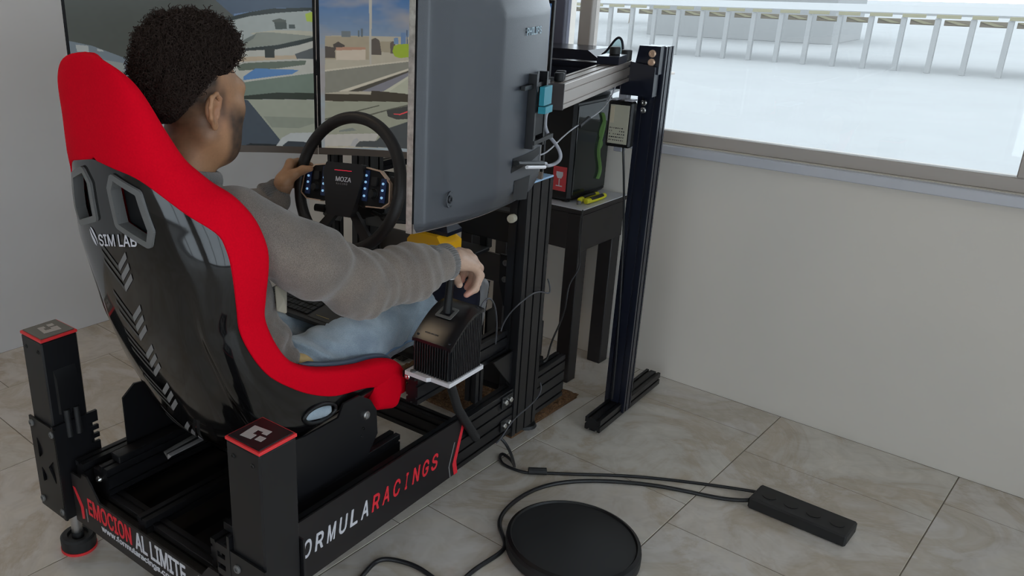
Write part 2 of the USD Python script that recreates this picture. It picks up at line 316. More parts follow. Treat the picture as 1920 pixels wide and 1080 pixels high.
# ---------------------------------------------------------------- pictures on the screens: (colour, polygon in the screen's own u, v)
SCREEN_C =  [((150, 145, 130), [(0.033, 0.77), (0.404, 0.773), (0.414, 0.028), (0.025, -0.007)]), ((139, 131, 113), [(0.033, 0.765), (0.21, 0.77), (0.21, 0.618), (0.031, 0.612)]), ((75, 70, 65), [(0.032, 0.701), (0.07, 0.692), (0.073, 0.623), (0.031, 0.622)]), ((70, 66, 62), [(0.064, 0.712), (0.085, 0.732), (0.112, 0.708), (0.109, 0.684), (0.076, 0.683), (0.07, 0.668)]), ((168, 158, 143), [(0.076, 0.673), (0.197, 0.682), (0.197, 0.613), (0.076, 0.609)]), ((150, 118, 100), [(0.076, 0.695), (0.197, 0.698), (0.197, 0.682), (0.076, 0.673)]), ((80, 75, 70), [(0.222, 0.751), (0.238, 0.761), (0.253, 0.747), (0.263, 0.709), (0.263, 0.65), (0.222, 0.648)]), ((135, 128, 110), [(0.256, 0.737), (0.306, 0.741), (0.322, 0.731), (0.323, 0.663), (0.263, 0.67)]), ((85, 78, 72), [(0.3, 0.73), (0.311, 0.744), (0.322, 0.731), (0.321, 0.663), (0.302, 0.662)]), ((95, 118, 145), [(0.316, 0.764), (0.334, 0.765), (0.335, 0.724), (0.316, 0.723)]), ((90, 112, 142), [(0.345, 0.797), (0.366, 0.798), (0.366, 0.726), (0.346, 0.725)]), ((70, 85, 105), [(0.369, 0.816), (0.374, 0.816), (0.375, 0.726), (0.37, 0.726)]), ((95, 102, 105), [(0.099, 0.802), (0.135, 0.803), (0.135, 0.764), (0.099, 0.764)]), ((85, 95, 102), [(0.165, 0.807), (0.173, 0.807), (0.173, 0.765), (0.165, 0.765)]), ((85, 95, 102), [(0.177, 0.82), (0.186, 0.82), (0.186, 0.766), (0.177, 0.766)]), ((128, 148, 52), [(0.31, 0.677), (0.316, 0.711), (0.335, 0.723), (0.366, 0.727), (0.398, 0.725), (0.406, 0.653), (0.38, 0.642), (0.342, 0.633), (0.32, 0.643)]), ((152, 150, 142), [(0.211, 1.003), (0.223, 1.003), (0.221, 0.579), (0.214, 0.579)]), ((113, 113, 104), [(0.03, 0.534), (0.406, 0.621), (0.407, 0.571), (0.092, 0.395), (0.029, 0.382)]), ((165, 160, 145), [(0.03, 0.542), (0.406, 0.627), (0.406, 0.618), (0.03, 0.53)]), ((168, 163, 148), [(0.083, 0.397), (0.407, 0.583), (0.407, 0.571), (0.117, 0.398)]), ((70, 68, 62), [(0.123, 0.398), (0.407, 0.569), (0.407, 0.561), (0.179, 0.401)]), ((108, 108, 114), [(0.179, 0.401), (0.407, 0.561), (0.407, 0.542), (0.28, 0.407)]), ((158, 158, 142), [(0.273, 0.407), (0.407, 0.546), (0.407, 0.532), (0.299, 0.409)]), ((146, 148, 132), [(0.299, 0.409), (0.407, 0.532), (0.409, 0.394), (0.254, 0.404)]), ((62, 58, 50), [(0.029, 0.378), (0.219, 0.381), (0.222, 0.408), (0.267, 0.406), (0.409, 0.394), (0.41, 0.344), (0.216, 0.328), (0.028, 0.329)]), ((128, 130, 116), [(0.028, 0.325), (0.41, 0.344), (0.414, 0.028), (0.025, 0.009)]), ((75, 76, 68), [(0.027, 0.205), (0.254, 0.312), (0.257, 0.307), (0.027, 0.194)]), ((80, 80, 72), [(0.191, 0.234), (0.299, 0.289), (0.41, 0.339), (0.41, 0.332), (0.299, 0.281), (0.197, 0.226)]), ((62, 62, 60), [(0.287, 0.277), (0.41, 0.329), (0.411, 0.233), (0.332, 0.219), (0.293, 0.237)]), ((195, 70, 75), [(0.318, 0.26), (0.345, 0.259), (0.41, 0.301), (0.41, 0.294), (0.346, 0.251), (0.319, 0.253)]), ((105, 110, 105), [(0.084, 0.124), (0.14, 0.146), (0.159, 0.128), (0.084, 0.113)]), ((152, 150, 144), [(0.026, 0.091), (0.255, 0.115), (0.229, 0.023), (0.025, 0.009)]), ((66, 69, 70), [(0.146, 0.011), (0.172, 0.053), (0.242, 0.061), (0.3, 0.158), (0.411, 0.228), (0.414, 0.023)]), ((140, 140, 140), [(0.13, 0.015), (0.143, 0.059), (0.159, 0.076), (0.167, 0.06), (0.152, 0.012)])]
SCREEN_L =  [((64, 68, 64), [(-0.041, 1.041), (0.672, 1.032), (0.654, 0.497), (-0.077, 0.534)]), ((60, 74, 90), [(0.572, 1.032), (1.034, 1.035), (1.033, 0.933), (0.667, 0.893)]), ((95, 105, 112), [(-0.041, 0.772), (0.093, 0.712), (0.223, 0.617), (0.217, 0.509), (-0.058, 0.532)]), ((118, 124, 122), [(-0.017, 0.668), (0.211, 0.589), (0.206, 0.51), (-0.027, 0.529)]), ((138, 143, 142), [(0.034, 0.723), (0.079, 0.713), (0.08, 0.671), (0.035, 0.678)]), ((138, 143, 142), [(-0.012, 0.722), (0.002, 0.718), (0.003, 0.676), (-0.011, 0.677)]), ((138, 143, 142), [(0.11, 0.694), (0.132, 0.682), (0.134, 0.671), (0.111, 0.676)]), ((148, 150, 143), [(0.638, 0.697), (1.031, 0.759), (1.028, 0.509), (0.63, 0.46)]), ((86, 108, 138), [(0.668, 0.907), (0.848, 0.947), (1.033, 0.95), (1.032, 0.898), (0.666, 0.857)]), ((150, 138, 118), [(0.669, 0.617), (0.931, 0.638), (0.931, 0.613), (0.668, 0.585)]), ((36, 44, 42), [(0.61, 0.871), (0.736, 0.921), (0.826, 0.943), (0.992, 0.952), (1.015, 0.925), (1.021, 0.863), (1.018, 0.773), (1.0, 0.74), (0.933, 0.706), (0.842, 0.674), (0.659, 0.657), (0.602, 0.657)]), ((132, 140, 138), [(0.621, 0.85), (0.735, 0.893), (0.847, 0.915), (0.981, 0.932), (1.002, 0.911), (1.003, 0.828), (1.0, 0.772), (0.967, 0.75), (0.843, 0.703), (0.669, 0.672), (0.614, 0.672)]), ((146, 146, 132), [(0.731, 0.78), (0.845, 0.803), (0.979, 0.799), (1.001, 0.793), (1.0, 0.768), (0.754, 0.766)]), ((112, 118, 110), [(0.669, 0.675), (0.759, 0.784), (0.811, 0.788), (1.0, 0.765), (0.967, 0.75), (0.843, 0.703)]), ((88, 96, 92), [(0.651, 0.672), (0.679, 0.715), (0.759, 0.78), (0.744, 0.744), (0.674, 0.675)]), ((58, 66, 62), [(0.831, 0.869), (0.882, 0.87), (0.885, 0.811), (0.838, 0.806)]), ((70, 76, 70), [(0.824, 0.866), (0.856, 0.88), (0.882, 0.867), (0.882, 0.856), (0.828, 0.855)]), ((62, 70, 68), [(0.893, 0.839), (0.917, 0.84), (0.919, 0.815), (0.892, 0.814)]), ((138, 158, 60), [(0.96, 0.91), (0.987, 0.925), (1.002, 0.911), (1.001, 0.856), (0.966, 0.862)]), ((40, 46, 42), [(0.788, 0.68), (0.831, 0.681), (0.829, 0.616), (0.79, 0.616)]), ((70, 75, 76), [(0.914, 0.644), (0.986, 0.687), (1.03, 0.703), (1.029, 0.617), (0.922, 0.612)]), ((80, 90, 80), [(0.667, 0.556), (0.702, 0.578), (0.96, 0.603), (0.955, 0.574), (0.839, 0.544), (0.678, 0.526)]), ((72, 108, 150), [(0.695, 0.486), (0.747, 0.542), (0.93, 0.537), (0.895, 0.502), (0.694, 0.453)]), ((150, 152, 146), [(0.694, 0.46), (0.895, 0.506), (1.028, 0.538), (1.028, 0.524), (0.698, 0.445)]), ((94, 107, 98), [(0.675, 0.441), (1.028, 0.527), (1.026, 0.371), (0.835, 0.378), (0.672, 0.337)]), ((44, 51, 45), [(0.672, 0.348), (0.835, 0.378), (1.027, 0.382), (1.026, 0.337), (0.683, 0.326)]), ((126, 131, 119), [(0.683, 0.326), (1.026, 0.334), (1.022, -0.052), (0.67, -0.074)]), ((112, 118, 108), [(0.773, 0.207), (1.025, 0.207), (1.024, 0.192), (0.923, 0.131), (0.806, 0.132)]), ((58, 66, 74), [(0.625, 0.337), (0.708, 0.322), (0.841, 0.041), (0.817, -0.014), (0.612, -0.027)]), ((145, 150, 150), [(0.822, -0.003), (0.847, 0.057), (0.887, 0.094), (1.023, 0.109), (1.022, 0.002), (0.826, -0.014)]), ((50, 55, 60), [(0.85, 0.003), (0.874, 0.035), (1.023, 0.032), (1.022, -0.002), (0.85, -0.016)]), ((34, 38, 40), [(0.672, -0.015), (0.709, 0.013), (0.822, 0.009), (0.821, -0.03), (0.671, -0.039)])]

# ---------------------------------------------------------------- the room
XL, XR_, YB, YF, H = -3.555, 2.2, 3.13, -2.6, 2.75       # left wall, right wall, back wall (with the window), wall behind, ceiling
def wall_with_hole(u0, u1, holes, O_, X, t):
    p = sbox(u0, 0, u1, H)
    for h in holes: p = p.difference(sbox(*h))
    return ext(p, t, O_, X, (0, 0, 1))
W1 = (-2.03, .96, 1.55, 2.35)
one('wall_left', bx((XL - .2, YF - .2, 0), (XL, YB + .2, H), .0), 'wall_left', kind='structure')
one('wall_back', wall_with_hole(XL, XR_, [W1], (0, YB + .18, 0), (1, 0, 0), .18), 'wall', kind='structure')
W2 = (-2.4, .06, 2.95, 2.6)
one('wall_right', wall_with_hole(YF, YB, [W2], (XR_, 0, 0), (0, 1, 0), .18), 'wall', kind='structure')
W3 = (-1.2, .03, 1.6, 2.3)
one('wall_rear', wall_with_hole(XL, XR_, [W3], (0, YF, 0), (1, 0, 0), .18), 'wall', kind='structure')
one('ceiling', bx((XL - .2, YF - .2, H), (XR_ + .2, YB + .2, H + .15), 0), 'ceiling', kind='structure')
fl = Thing('floor', None, None, (0, 0, 0), rigged=False, kind='structure')
fl.add('grout_bed', bx((XL - .2, YF - .2, -.1), (XR_ + .2, YB + .2, -.0016), 0), 'grout')
T = .58
k = 0
for i in range(-5, 8):
    x0 = -1.47 + i * T
    off = [1.76, 1.47][i % 2] if i != -2 else 1.05
    off = 1.76 if i % 2 == 0 else 1.63
    for j in range(-9, 5):
        y0 = off + j * T
        a, b, c, d = max(x0, XL), min(x0 + T, XR_), max(y0, YF), min(y0 + T, YB)
        if b - a < .02 or d - c < .02: continue
        g = .0016
        fl.add('tile', bx((a + g, c + g, -.012), (b - g, d - g, 0), .0012), TILE[(i * 7 + j * 5) % 3], smooth=False)
def window(name, wall_axis, u0, z0, u1, z1, at, mull, inside, dark_first=False):
    """frame of bars, mullions and panes; the wall's plane is x = at or y = at"""
    w = Thing(name, None, None, ((u0 + u1) / 2, at, z0) if wall_axis == 'y' else (at, (u0 + u1) / 2, z0), rigged=False, kind='structure')
    def b(a0, b0, a1, b1, d0, d1, nm, mat='frame'):
        if wall_axis == 'y': w.add(nm, bx((a0, at + d0, b0), (a1, at + d1, b1), .003), mat)
        else: w.add(nm, bx((at + d0, a0, b0), (at + d1, a1, b1), .003), mat)
    s = inside
    f = .045
    b(u0, z0, u1, z0 + f, -.02 * s, -.07 * s, 'window_frame'); b(u0, z1 - f, u1, z1, -.02 * s, -.07 * s, 'window_frame')
    b(u0, z0 + f, u0 + f, z1 - f, -.02 * s, -.07 * s, 'window_frame', 'frame_dark' if dark_first else 'frame'); b(u1 - f, z0 + f, u1, z1 - f, -.02 * s, -.07 * s, 'window_frame')
    xs = [u0 + f] + [m for m in mull] + [u1 - f]
    for m in mull: b(m - .028, z0 + f, m + .028, z1 - f, -.015 * s, -.075 * s, 'mullion')
    for a, c in zip(xs[:-1], xs[1:]): b(a, z0 + f, c, z1 - f, -.043 * s, -.047 * s, 'pane', 'pane')
    b(u0 - .05, z0 - .035, u1 + .05, z0 - .001, .03 * s, -.17 * s, 'window_sill', 'table_top')
window('window_1', 'y', *W1, YB, [-1.885, -.35, .6], -1, True)
window('window_2', 'x', *W2, XR_, [-1.0, .2, 1.4], -1)  # unseen window, added and made large to let in more daylight
window('window_3', 'y', *W3, YF, [.2], 1)  # unseen rear window, added and sized for the daylight it gives
for i, (a, b) in enumerate(ADDED_LAMPS):
    t = Thing('added_ceiling_lamp', ('long white added ceiling lamp, unseen, near the left wall', 'long white added ceiling lamp, unseen, over the open floor')[i], 'lamp', (a, b, H - .07), rigged=False)
    t.add('housing', bx((a - .6, b - .15, H - .05), (a + .6, b + .15, H - .001), .004), 'out_white')
# ---------------------------------------------------------------- outside the window: a yard one storey down
G = -4.0
one('yard_ground', bx((-150, 3.6, G - .2), (70, 170, G), 0), 'out_ground', kind='structure')
b_ = Thing('yard_building', 'low white pergola with yellow striped awnings across the yard outside the window', 'building', (-32, 58, G), rigged=False)
b_.add('roof', ext(Polygon([(57.2, -1.02), (60.2, -.72), (60.2, -.60), (57.2, -.90)]), 62, (-62, 0, 0), (0, 1, 0), (0, 0, 1)), 'out_white')
for i in range(36):
    x = -60 + i * 1.65
    b_.add('post', bx((x, 56.3, G), (x + .26, 56.56, -1.1), .01), 'out_white')
    b_.add('awning', bx((x + .05, 56.22, -1.09), (x + 1.2, 56.28, -.90), .01), 'out_yellow')
    b_.add('lattice', bx((x + .33, 56.9, -1.50), (x + 1.58, 57.0, -1.2), .01), 'out_brown')
    b_.add('lattice_stripe', ext(Polygon([(0, -1.22), (.4, -1.22), (1.2, -1.44), (.7, -1.44)]), .03, (x + .33, 56.88, 0), (1, 0, 0), (0, 0, 1)), 'out_yellow')
h_ = Thing('far_shed', 'pale shed with a brown pitched roof beyond the pergola', 'shed', (-30, 75, G), rigged=False)
h_.add('wall', bx((-37, 72, G), (-22, 79, .9), .02), 'out_white')
h_.add('roof', ext(Polygon([(71, .8), (75.5, 2.9), (80, .8), (80, 1.2), (75.5, 3.3), (71, 1.2)]), 16.4, (-37.7, 0, 0), (0, 1, 0), (0, 0, 1)), 'out_brown')
for nm, (x, y, tall), lab in (('lamp_post', (-16.9, 30.0, 2.2), 'thin grey lamp post standing in the yard, nearer the window frame'), ('lamp_post', (-14.3, 29.5, 2.0), 'thin grey lamp post in the yard, further right')):
    pp = Thing(nm, lab, 'post', (x, y, G), rigged=False)
    pp.add('pole', cyl((x, y, G), (x, y, G + tall), .05, .035), 'frame'); pp.add('base', cyl((x, y, G), (x, y, G + .12), .14, .12), 'frame')
    pp.add('lamp_head', bx((x - .35, y - .08, G + tall), (x + .35, y + .08, G + tall + .08), .01), 'frame')
rs = np.random.RandomState(3)
for (x, y, lab) in ((-52, 84, 'hazy tree behind the pergola roof, furthest left of the row'), (-45.5, 85, 'hazy tree behind the pergola roof, second from the left'), (-38.8, 86, 'hazy tree behind the brown shed\'s left end'), (-60, 88, 'hazy tree behind the monitor\'s edge, beyond the yard')):
    t = Thing('tree', lab, 'tree', (x, y, G), rigged=False)
    t.add('trunk', cyl((x, y, G), (x, y, G + 3.4), .28, .16, 10), 'bark')
    blobs = []
    for q in range(70):
        d = unit(rs.randn(3)); c = V(x, y, G + 5.6) + d * rs.rand() ** .33 * V(2.4, 2.4, 2.6)
        s = trimesh.creation.icosphere(1, .35 + .4 * rs.rand()); s.vertices += rs.randn(*s.vertices.shape) * .09; blobs.append(move(s, c))
    t.add('crown', cat(*blobs), 'leaf', smooth=False)

# ---------------------------------------------------------------- the simulator rig
R = Thing('simulator_rig', 'black aluminium profile driving rig with red and white lettering on its side and rear panels', 'driving simulator frame', (0, .6, 0))
ZB, ZT = .172, .332
for s in (-1, 1):
    a, b = sorted((s * .30, s * .34))
    R.add('side_profile', profile(((a + b) / 2, -.02, (ZB + ZT) / 2), ((a + b) / 2, 1.47, (ZB + ZT) / 2), .04, .16, (1, 0, 0)), 'black', smooth=20)
R.add('cross_profile', profile((-.30, .02, .22), (.30, .02, .22), .08, .04, (0, 0, 1)), 'black', smooth=20)
R.add('cross_profile', profile((-.30, .44, .21), (.30, .44, .21), .08, .04, (0, 0, 1)), 'black', smooth=20)
R.add('cross_profile', profile((-.30, .95, .21), (.30, .95, .21), .08, .04, (0, 0, 1)), 'black', smooth=20)
R.add('cross_profile', profile((-.30, 1.44, .215), (.30, 1.44, .215), .08, .04, (0, 0, 1)), 'black', smooth=20)
# inner rails that carry the seat
for x in (-.235, .235):
    R.add('seat_rail', profile((x, .0, .300), (x, .66, .300), .04, .08, (1, 0, 0)), 'black', smooth=20)
R.add('seat_rail', profile((-.04, -.02, .262), (-.04, .42, .262), .04, .04, (1, 0, 0)), 'black', smooth=20)
R.add('floor_tray', bx((-.298, .062, .183), (.298, .418, .189), .001), 'black_matt')
R.add('control_box', bx((.06, .05, .194), (.19, .17, .235), .006), 'black_dark')
for x in (-.285,):
    br = R.add('corner_bracket', hull([(x, .0, .24), (x, .07, .24), (x + .055, .0, .24), (x + .055, .07, .24), (x, .0, .32), (x + .055, .0, .32), (x, .02, .32), (x + .055, .02, .32)]), 'black')
    R.add('bolt', bolt((x + .028, .0, .295), (0, -.3, 1), .011, .008), 'chrome', br); R.add('bolt', bolt((x + .028, .035, .284), (0, .6, .8), .011, .008), 'chrome', br)
# side panel with the name, rear panel with the slogan
sp = Polygon([(.10, .172), (.815, .172), (.800, .215), (.845, .352), (.10, .352)])
pan = R.add('side_panel', ext(sp, .005, (.3405, 0, 0), (0, 1, 0), (0, 0, 1)), 'panel', label='black side panel with white and red lettering')
def slanted(word, y0, step, z0, hgt, mat):
    ms = []
    for i, c in enumerate(word):
        m = meshkit.text_mesh(c, hgt, .0012, True); v = np.array(m.vertices); w = np.ptp(v[:, 0]); v[:, 0] = (v[:, 0] - v[:, 0].min()) * (.0285 / w if c != 'I' else .009 / w) + (0 if c != 'I' else .010)
        v[:, 0] += v[:, 1] * .16
        ms.append(move((v, m.faces), (.3456, y0 + i * step, z0), np.array([[0, 0, 1], [1, 0, 0], [0, 1, 0.]])))
    return cat(*ms)
R.add('lettering', slanted('FORMULA', .128, .0432, .240, .047, 'w'), 'white_print', pan, label='white lettering', smooth=False)
R.add('lettering', slanted('RACINGS', .128 + 7 * .0432, .0432, .240, .047, 'r'), 'red_print', pan, label='red lettering', smooth=False)
R.add('stripe', ext(Polygon([(.806, .172), (.824, .172), (.815, .215), (.858, .350), (.846, .350), (.797, .212)]), .0012, (.3457, 0, 0), (0, 1, 0), (0, 0, 1)), 'red_print', pan, label='red chevron stripe', smooth=False)
R.add('stripe', ext(Polygon([(.785, .172), (.789, .172), (.781, .212), (.806, .285), (.802, .285), (.777, .212)]), .0012, (.3457, 0, 0), (0, 1, 0), (0, 0, 1)), 'grey_print', pan, label='thin grey chevron line', smooth=False)
rp = Polygon([(-.335, .150), (.335, .150), (.335, .300), (.255, .300), (.225, .262), (-.205, .262), (-.235, .300), (-.255, .322), (-.275, .322), (-.285, .305), (-.335, .305)])
rpan = R.add('rear_panel', ext(rp, .005, (0, -.036, 0), (1, 0, 0), (0, 0, 1)), 'panel', label='black rear panel with a slogan')
def line(word, x0, x1, z0, hgt, mat, lab):
    m = meshkit.text_mesh(word, hgt, .0012, True); v = np.array(m.vertices); v[:, 0] = (v[:, 0] - v[:, 0].min()) * (x1 - x0) / np.ptp(v[:, 0]) + x0
    f = np.array(m.faces); v = np.stack([v[:, 0], -.0412 - v[:, 2], v[:, 1] + z0], 1)
    R.add('lettering', (v, f), mat, rpan, label=lab, smooth=False)
line('EMOCION', -.262, -.062, .203, .050, 'red_print', 'red slogan word')
line('AL LIMITE', -.045, .163, .203, .050, 'white_print', 'white slogan words')
line('www.formularacings.com', -.205, .115, .178, .0165, 'white_print', 'white web address')
R.add('stripe', ext(Polygon([(-.332, .262), (-.320, .262), (-.288, .214), (-.288, .176), (-.300, .170), (-.302, .208)]), .0012, (0, -.0411, 0), (1, 0, 0), (0, 0, 1)), 'red_print', rpan, label='red stripe', smooth=False)
R.add('stripe', ext(Polygon([(-.276, .214), (-.272, .214), (-.272, .172), (-.276, .172)]), .0012, (0, -.0411, 0), (1, 0, 0), (0, 0, 1)), 'grey_print', rpan, smooth=False)
R.add('stripe', ext(Polygon([(.245, .262), (.232, .214), (.238, .176), (.250, .172), (.246, .210), (.262, .262)]), .0012, (0, -.0411, 0), (1, 0, 0), (0, 0, 1)), 'red_print', rpan, smooth=False)
R.add('stripe', ext(Polygon([(.213, .256), (.200, .214), (.206, .178), (.210, .178), (.204, .214), (.217, .256)]), .0012, (0, -.0411, 0), (1, 0, 0), (0, 0, 1)), 'grey_print', rpan, smooth=False)
# uprights at the front, with feet brackets
for s in (-1, 1):
    xa = s * .315 if s > 0 else -.325; dp = .145 if s > 0 else .10
    u = R.add('upright', profile((xa, 1.1325 + dp / 2, .156), (xa, 1.1325 + dp / 2, .998), dp, .06, (0, 1, 0), .05), 'black', smooth=20)
    R.add('end_cap', bx((xa - .03, 1.1325, .998), (xa + .03, 1.1325 + dp, 1.004), .001), 'sky_cap', u, label='pale blue shiny end cap')
for y0, z0 in ((1.092, .305), (1.092, .222)):
    pl = R.add('fixing_plate', bx((.3405, y0 - .032, z0 - .02), (.3465, y0 + .032, z0 + .02), .002), 'black')
    for d in (-.014, .014): R.add('bolt', bolt((.346, y0 + d, z0), (1, 0, 0), .009, .007), 'chrome', pl)
gs = R.add('gusset', ext(Polygon([(1.02, .46), (1.13, .46), (1.13, .34)]), .005, (.325, 0, 0), (0, 1, 0), (0, 0, 1)), 'black')
# front feet under the frame
for s in (-1, 1):
    ft = R.add('front_foot', bx((s * .22 - .025, 1.40, .036), (s * .22 + .025, 1.46, .172), .003), 'black_matt')
    R.add('foot_pad', cyl((s * .22, 1.43, .0275), (s * .22, 1.43, .038), .045, .04), 'rubber', ft)
# wheel deck and pedal wall
R.add('deck_beam', bx((-.255, 1.15, .802), (.283, 1.20, .900), .004), 'black_matt')
R.add('deck_plate', ext(Polygon([(-.27, .650), (.225, .650), (.225, .742), (-.27, .742)]), .008, (0, 1.20, 0), (1, 0, 0), (0, 0, 1)), P('brown_black_plate', (.030, .022, .018), .4), label='brown-black cross plate')
R.add('deck_strut', bx((.135, 1.205, .745), (.165, 1.235, .80), .002), 'black_matt')
eb = R.add('end_bracket', ext(Polygon([(.222, .745), (.283, .745), (.283, .56), (.246, .575), (.222, .66)]), .012, (0, 1.205, 0), (1, 0, 0), (0, 0, 1)), 'black_matt')
for z in (.72, .665): R.add('bolt', bolt((.246, 1.193, z), (0, -1, 0), .010, .006), 'bezel', eb)
R.add('knob', lathe([(0, 0), (.012, 0), (.0135, .012), (.012, .02), (0, .021)], (.302, 1.132, .892), (0, -1, 0)), 'cream', label='white round knob')
# arm carrying the shifter, along the inside of the right upright
arm = R.add('shifter_arm', profile((.285, .672, .486), (.285, 1.132, .486), .04, .08, (1, 0, 0)), 'black', smooth=20)
R.add('shifter_post', profile((.285, .985, .332), (.285, .985, .446), .04, .04, (1, 0, 0)), 'black', smooth=20)
R.add('brace_tube', tube([(.352, .76, .50), (.356, .80, .40), (.358, .87, .30), (.357, .90, .262)], .014, 12), 'rubber', label='black rubber hose')
bk = R.add('shifter_bracket', bx((.262, .655, .527), (.31, .76, .549), .003), 'black_matt')
R.add('bolt', bolt((.284, .654, .538), (0, -1, 0), .009, .006), 'chrome', bk)

# ---------------------------------------------------------------- actuators
def logo(s):
    a = sbox(-.5, -.5, .34, .34).difference(sbox(-.18, -.16, .10, .14)).difference(Polygon([(.02, -.6), (.6, -.6), (.6, .02), (.10, .02), (.10, -.16), (.02, -.16)]))
    return affinity.scale(unary_union([a, sbox(.16, -.44, .46, -.14)]), s, s, origin=(0, 0))
def actuator(x, y, label, mirror, cap_mat, rear):
    t = Thing('motion_actuator', label, 'actuator', (x, y, 0), group=None)
    h = .052
    b = t.add('body', bx((x - h, y - h, .175), (x + h, y + h, .686), .004), 'black', label='black square aluminium column')
    t.add('cable_cover', hull([(x + mirror * h, y - .030, .60), (x + mirror * h, y + .034, .60), (x + mirror * (h + .006), y - .026, .575), (x + mirror * (h + .006), y + .034, .575), (x + mirror * h, y - .03, .47), (x + mirror * h, y + .034, .47), (x + mirror * (h + .006), y - .026, .47), (x + mirror * (h + .006), y + .034, .47)]), 'black_dark', b)
    for d in (-.012, .016): t.add('cable', cyl((x + mirror * (h + .006), y + d, .48), (x + mirror * (h + .010), y + d, .40), .009), 'rubber', b)
    c = t.add('cap', cat(bx((x - h - .001, y - h - .001, .686), (x + h + .001, y + h + .001, .6935), .001)), 'red_trim', label='red cap rim')
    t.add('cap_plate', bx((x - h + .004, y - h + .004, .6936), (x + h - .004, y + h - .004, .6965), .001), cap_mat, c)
    t.add('emblem', ext(logo(.056), .0008, (x - .003, y - .002, .6966), (-.8 * mirror, .1, 0), (-.1, -.8 * mirror, 0)), 'emblem', c, label='pale square emblem', smooth=False)
    for q in ((-.03, .655), (.03, .655)): t.add('screw', bolt((x + q[0], y - h, q[1]), (0, -1, 0), .006, .002), 'black_dark', b)
    # bracket: side plates with slots, rear plate with a truss
    g = h + .008
    tri = [Polygon([(-.040, .385), (-.040, .31), (-.004, .345)]), Polygon([(.004, .30), (.040, .335), (.040, .25)]), Polygon([(-.036, .29), (-.036, .235), (.002, .262)])]
    pl = sbox(-.066, .15, .066, .438).difference(unary_union([p.buffer(-.004).buffer(.003) for p in tri])) if not rear else unary_union([sbox(-.100, .15, .058, .410)]).difference(unary_union([sbox(-.098, z, -.072, z + .014) for z in (.375, .345, .315, .285)]))
    p = t.add('rear_bracket', ext(pl, .006, (x, y - h - .001, 0), (1, 0, 0), (0, 0, 1)), 'black', label='black bolted bracket plate')
    for q in (((-.052, .42), (.052, .42), (-.052, .175), (.052, .175)) if not rear else ((-.03, .375), (.042, .355))): t.add('bolt', bolt((x + q[0], y - h - .007, q[1]), (0, -1, 0), .010, .006), 'bezel', p)
    side = sbox(-.06, .15, .075, .445)
    for z in (.40, .375, .35): side = side.difference(sbox(.050, z, .09, z + .012))
    q = t.add('side_bracket', ext(side, .008, (x + mirror * (h + .002) + (0 if mirror > 0 else -.008), y, 0), (0, 1, 0), (0, 0, 1)), 'black')
    t.add('front_bracket', bx((x - .06, y + h + .001, .15), (x + .06, y + h + .007, .43), .001), 'black')
    t.add('rod', cyl((x, y, .045), (x, y, .178), .016), 'alu', label='bare metal rod')
    f = t.add('foot', lathe([(0, .004), (.048, .004), (.050, .010), (.050, .040), (.044, .046), (.030, .046), (.028, .036), (.017, .036), (.017, .055), (0, .055)], (x, y, 0), n=36), 'rubber', label='black round foot')
    t.add('foot_ring', lathe([(.046, 0), (.0515, 0), (.0515, .008), (.046, .008)], (x, y, 0), n=36), 'red_trim', f)
actuator(-.415, -.005, 'black square actuator column with an olive-grey reflection painted on its cap, behind the left of the seat, its foot showing', 1, P('cap_painted_reflection', (.11, .105, .085), .35), False)  # olive-grey of this cap is a reflection put into its colour
actuator(.415, .000, 'black square actuator column with black cap in front, nearest the viewer', -1, 'black_dark', True)

# ---------------------------------------------------------------- the bucket seat
ST = Thing('racing_seat', 'red and gloss black racing bucket seat with grey chevrons down its back', 'seat', (0, .25, .335))
# stations along the seat: spine (y, z), ridge (x, y, z), where red begins
SEC = np.array([
    (-.047, 1.4360, .0015, -.047, 1.4361, 0.0), (-.053, 1.4340, .028, -.049, 1.4338, 0.0), (-.058, 1.427, .059, -.052, 1.426, 0.0), (-.062, 1.407, .097, -.046, 1.405, 0.0), (-.064, 1.36, .131, -.028, 1.360, 0.0), (-.064, 1.28, .152, .003, 1.283, 0.0),
    (-.060, 1.222, .176, .030, 1.222, 0.0), (-.057, 1.196, .192, .048, 1.198, .34), (-.054, 1.170, .206, .066, 1.176, .47), (-.050, 1.120, .240, .097, 1.142, .60),
    (-.042, 1.050, .268, .135, 1.075, .76), (-.034, 1.000, .280, .147, 1.015, .75), (-.016, .900, .262, .150, .909, .78), (-.004, .830, .248, .158, .848, .80),
    (.024, .720, .252, .218, .728, .84), (.066, .600, .254, .300, .668, .875), (.112, .500, .255, .380, .634, .885), (.19, .437, .255, .47, .607, .885),
    (.33, .425, .250, .56, .588, .87), (.46, .43, .245, .640, .556, .83), (.56, .445, .240, .684, .500, .78), (.60, .452, .235, .690, .462, .76)])
sp_ = np.r_[0, np.cumsum(np.linalg.norm(np.diff(SEC[:, :2], axis=0), axis=1) + .5 * np.linalg.norm(np.diff(SEC[:, 2:5], axis=0), axis=1))]
SECI = PchipInterpolator(sp_ / sp_[-1], SEC)
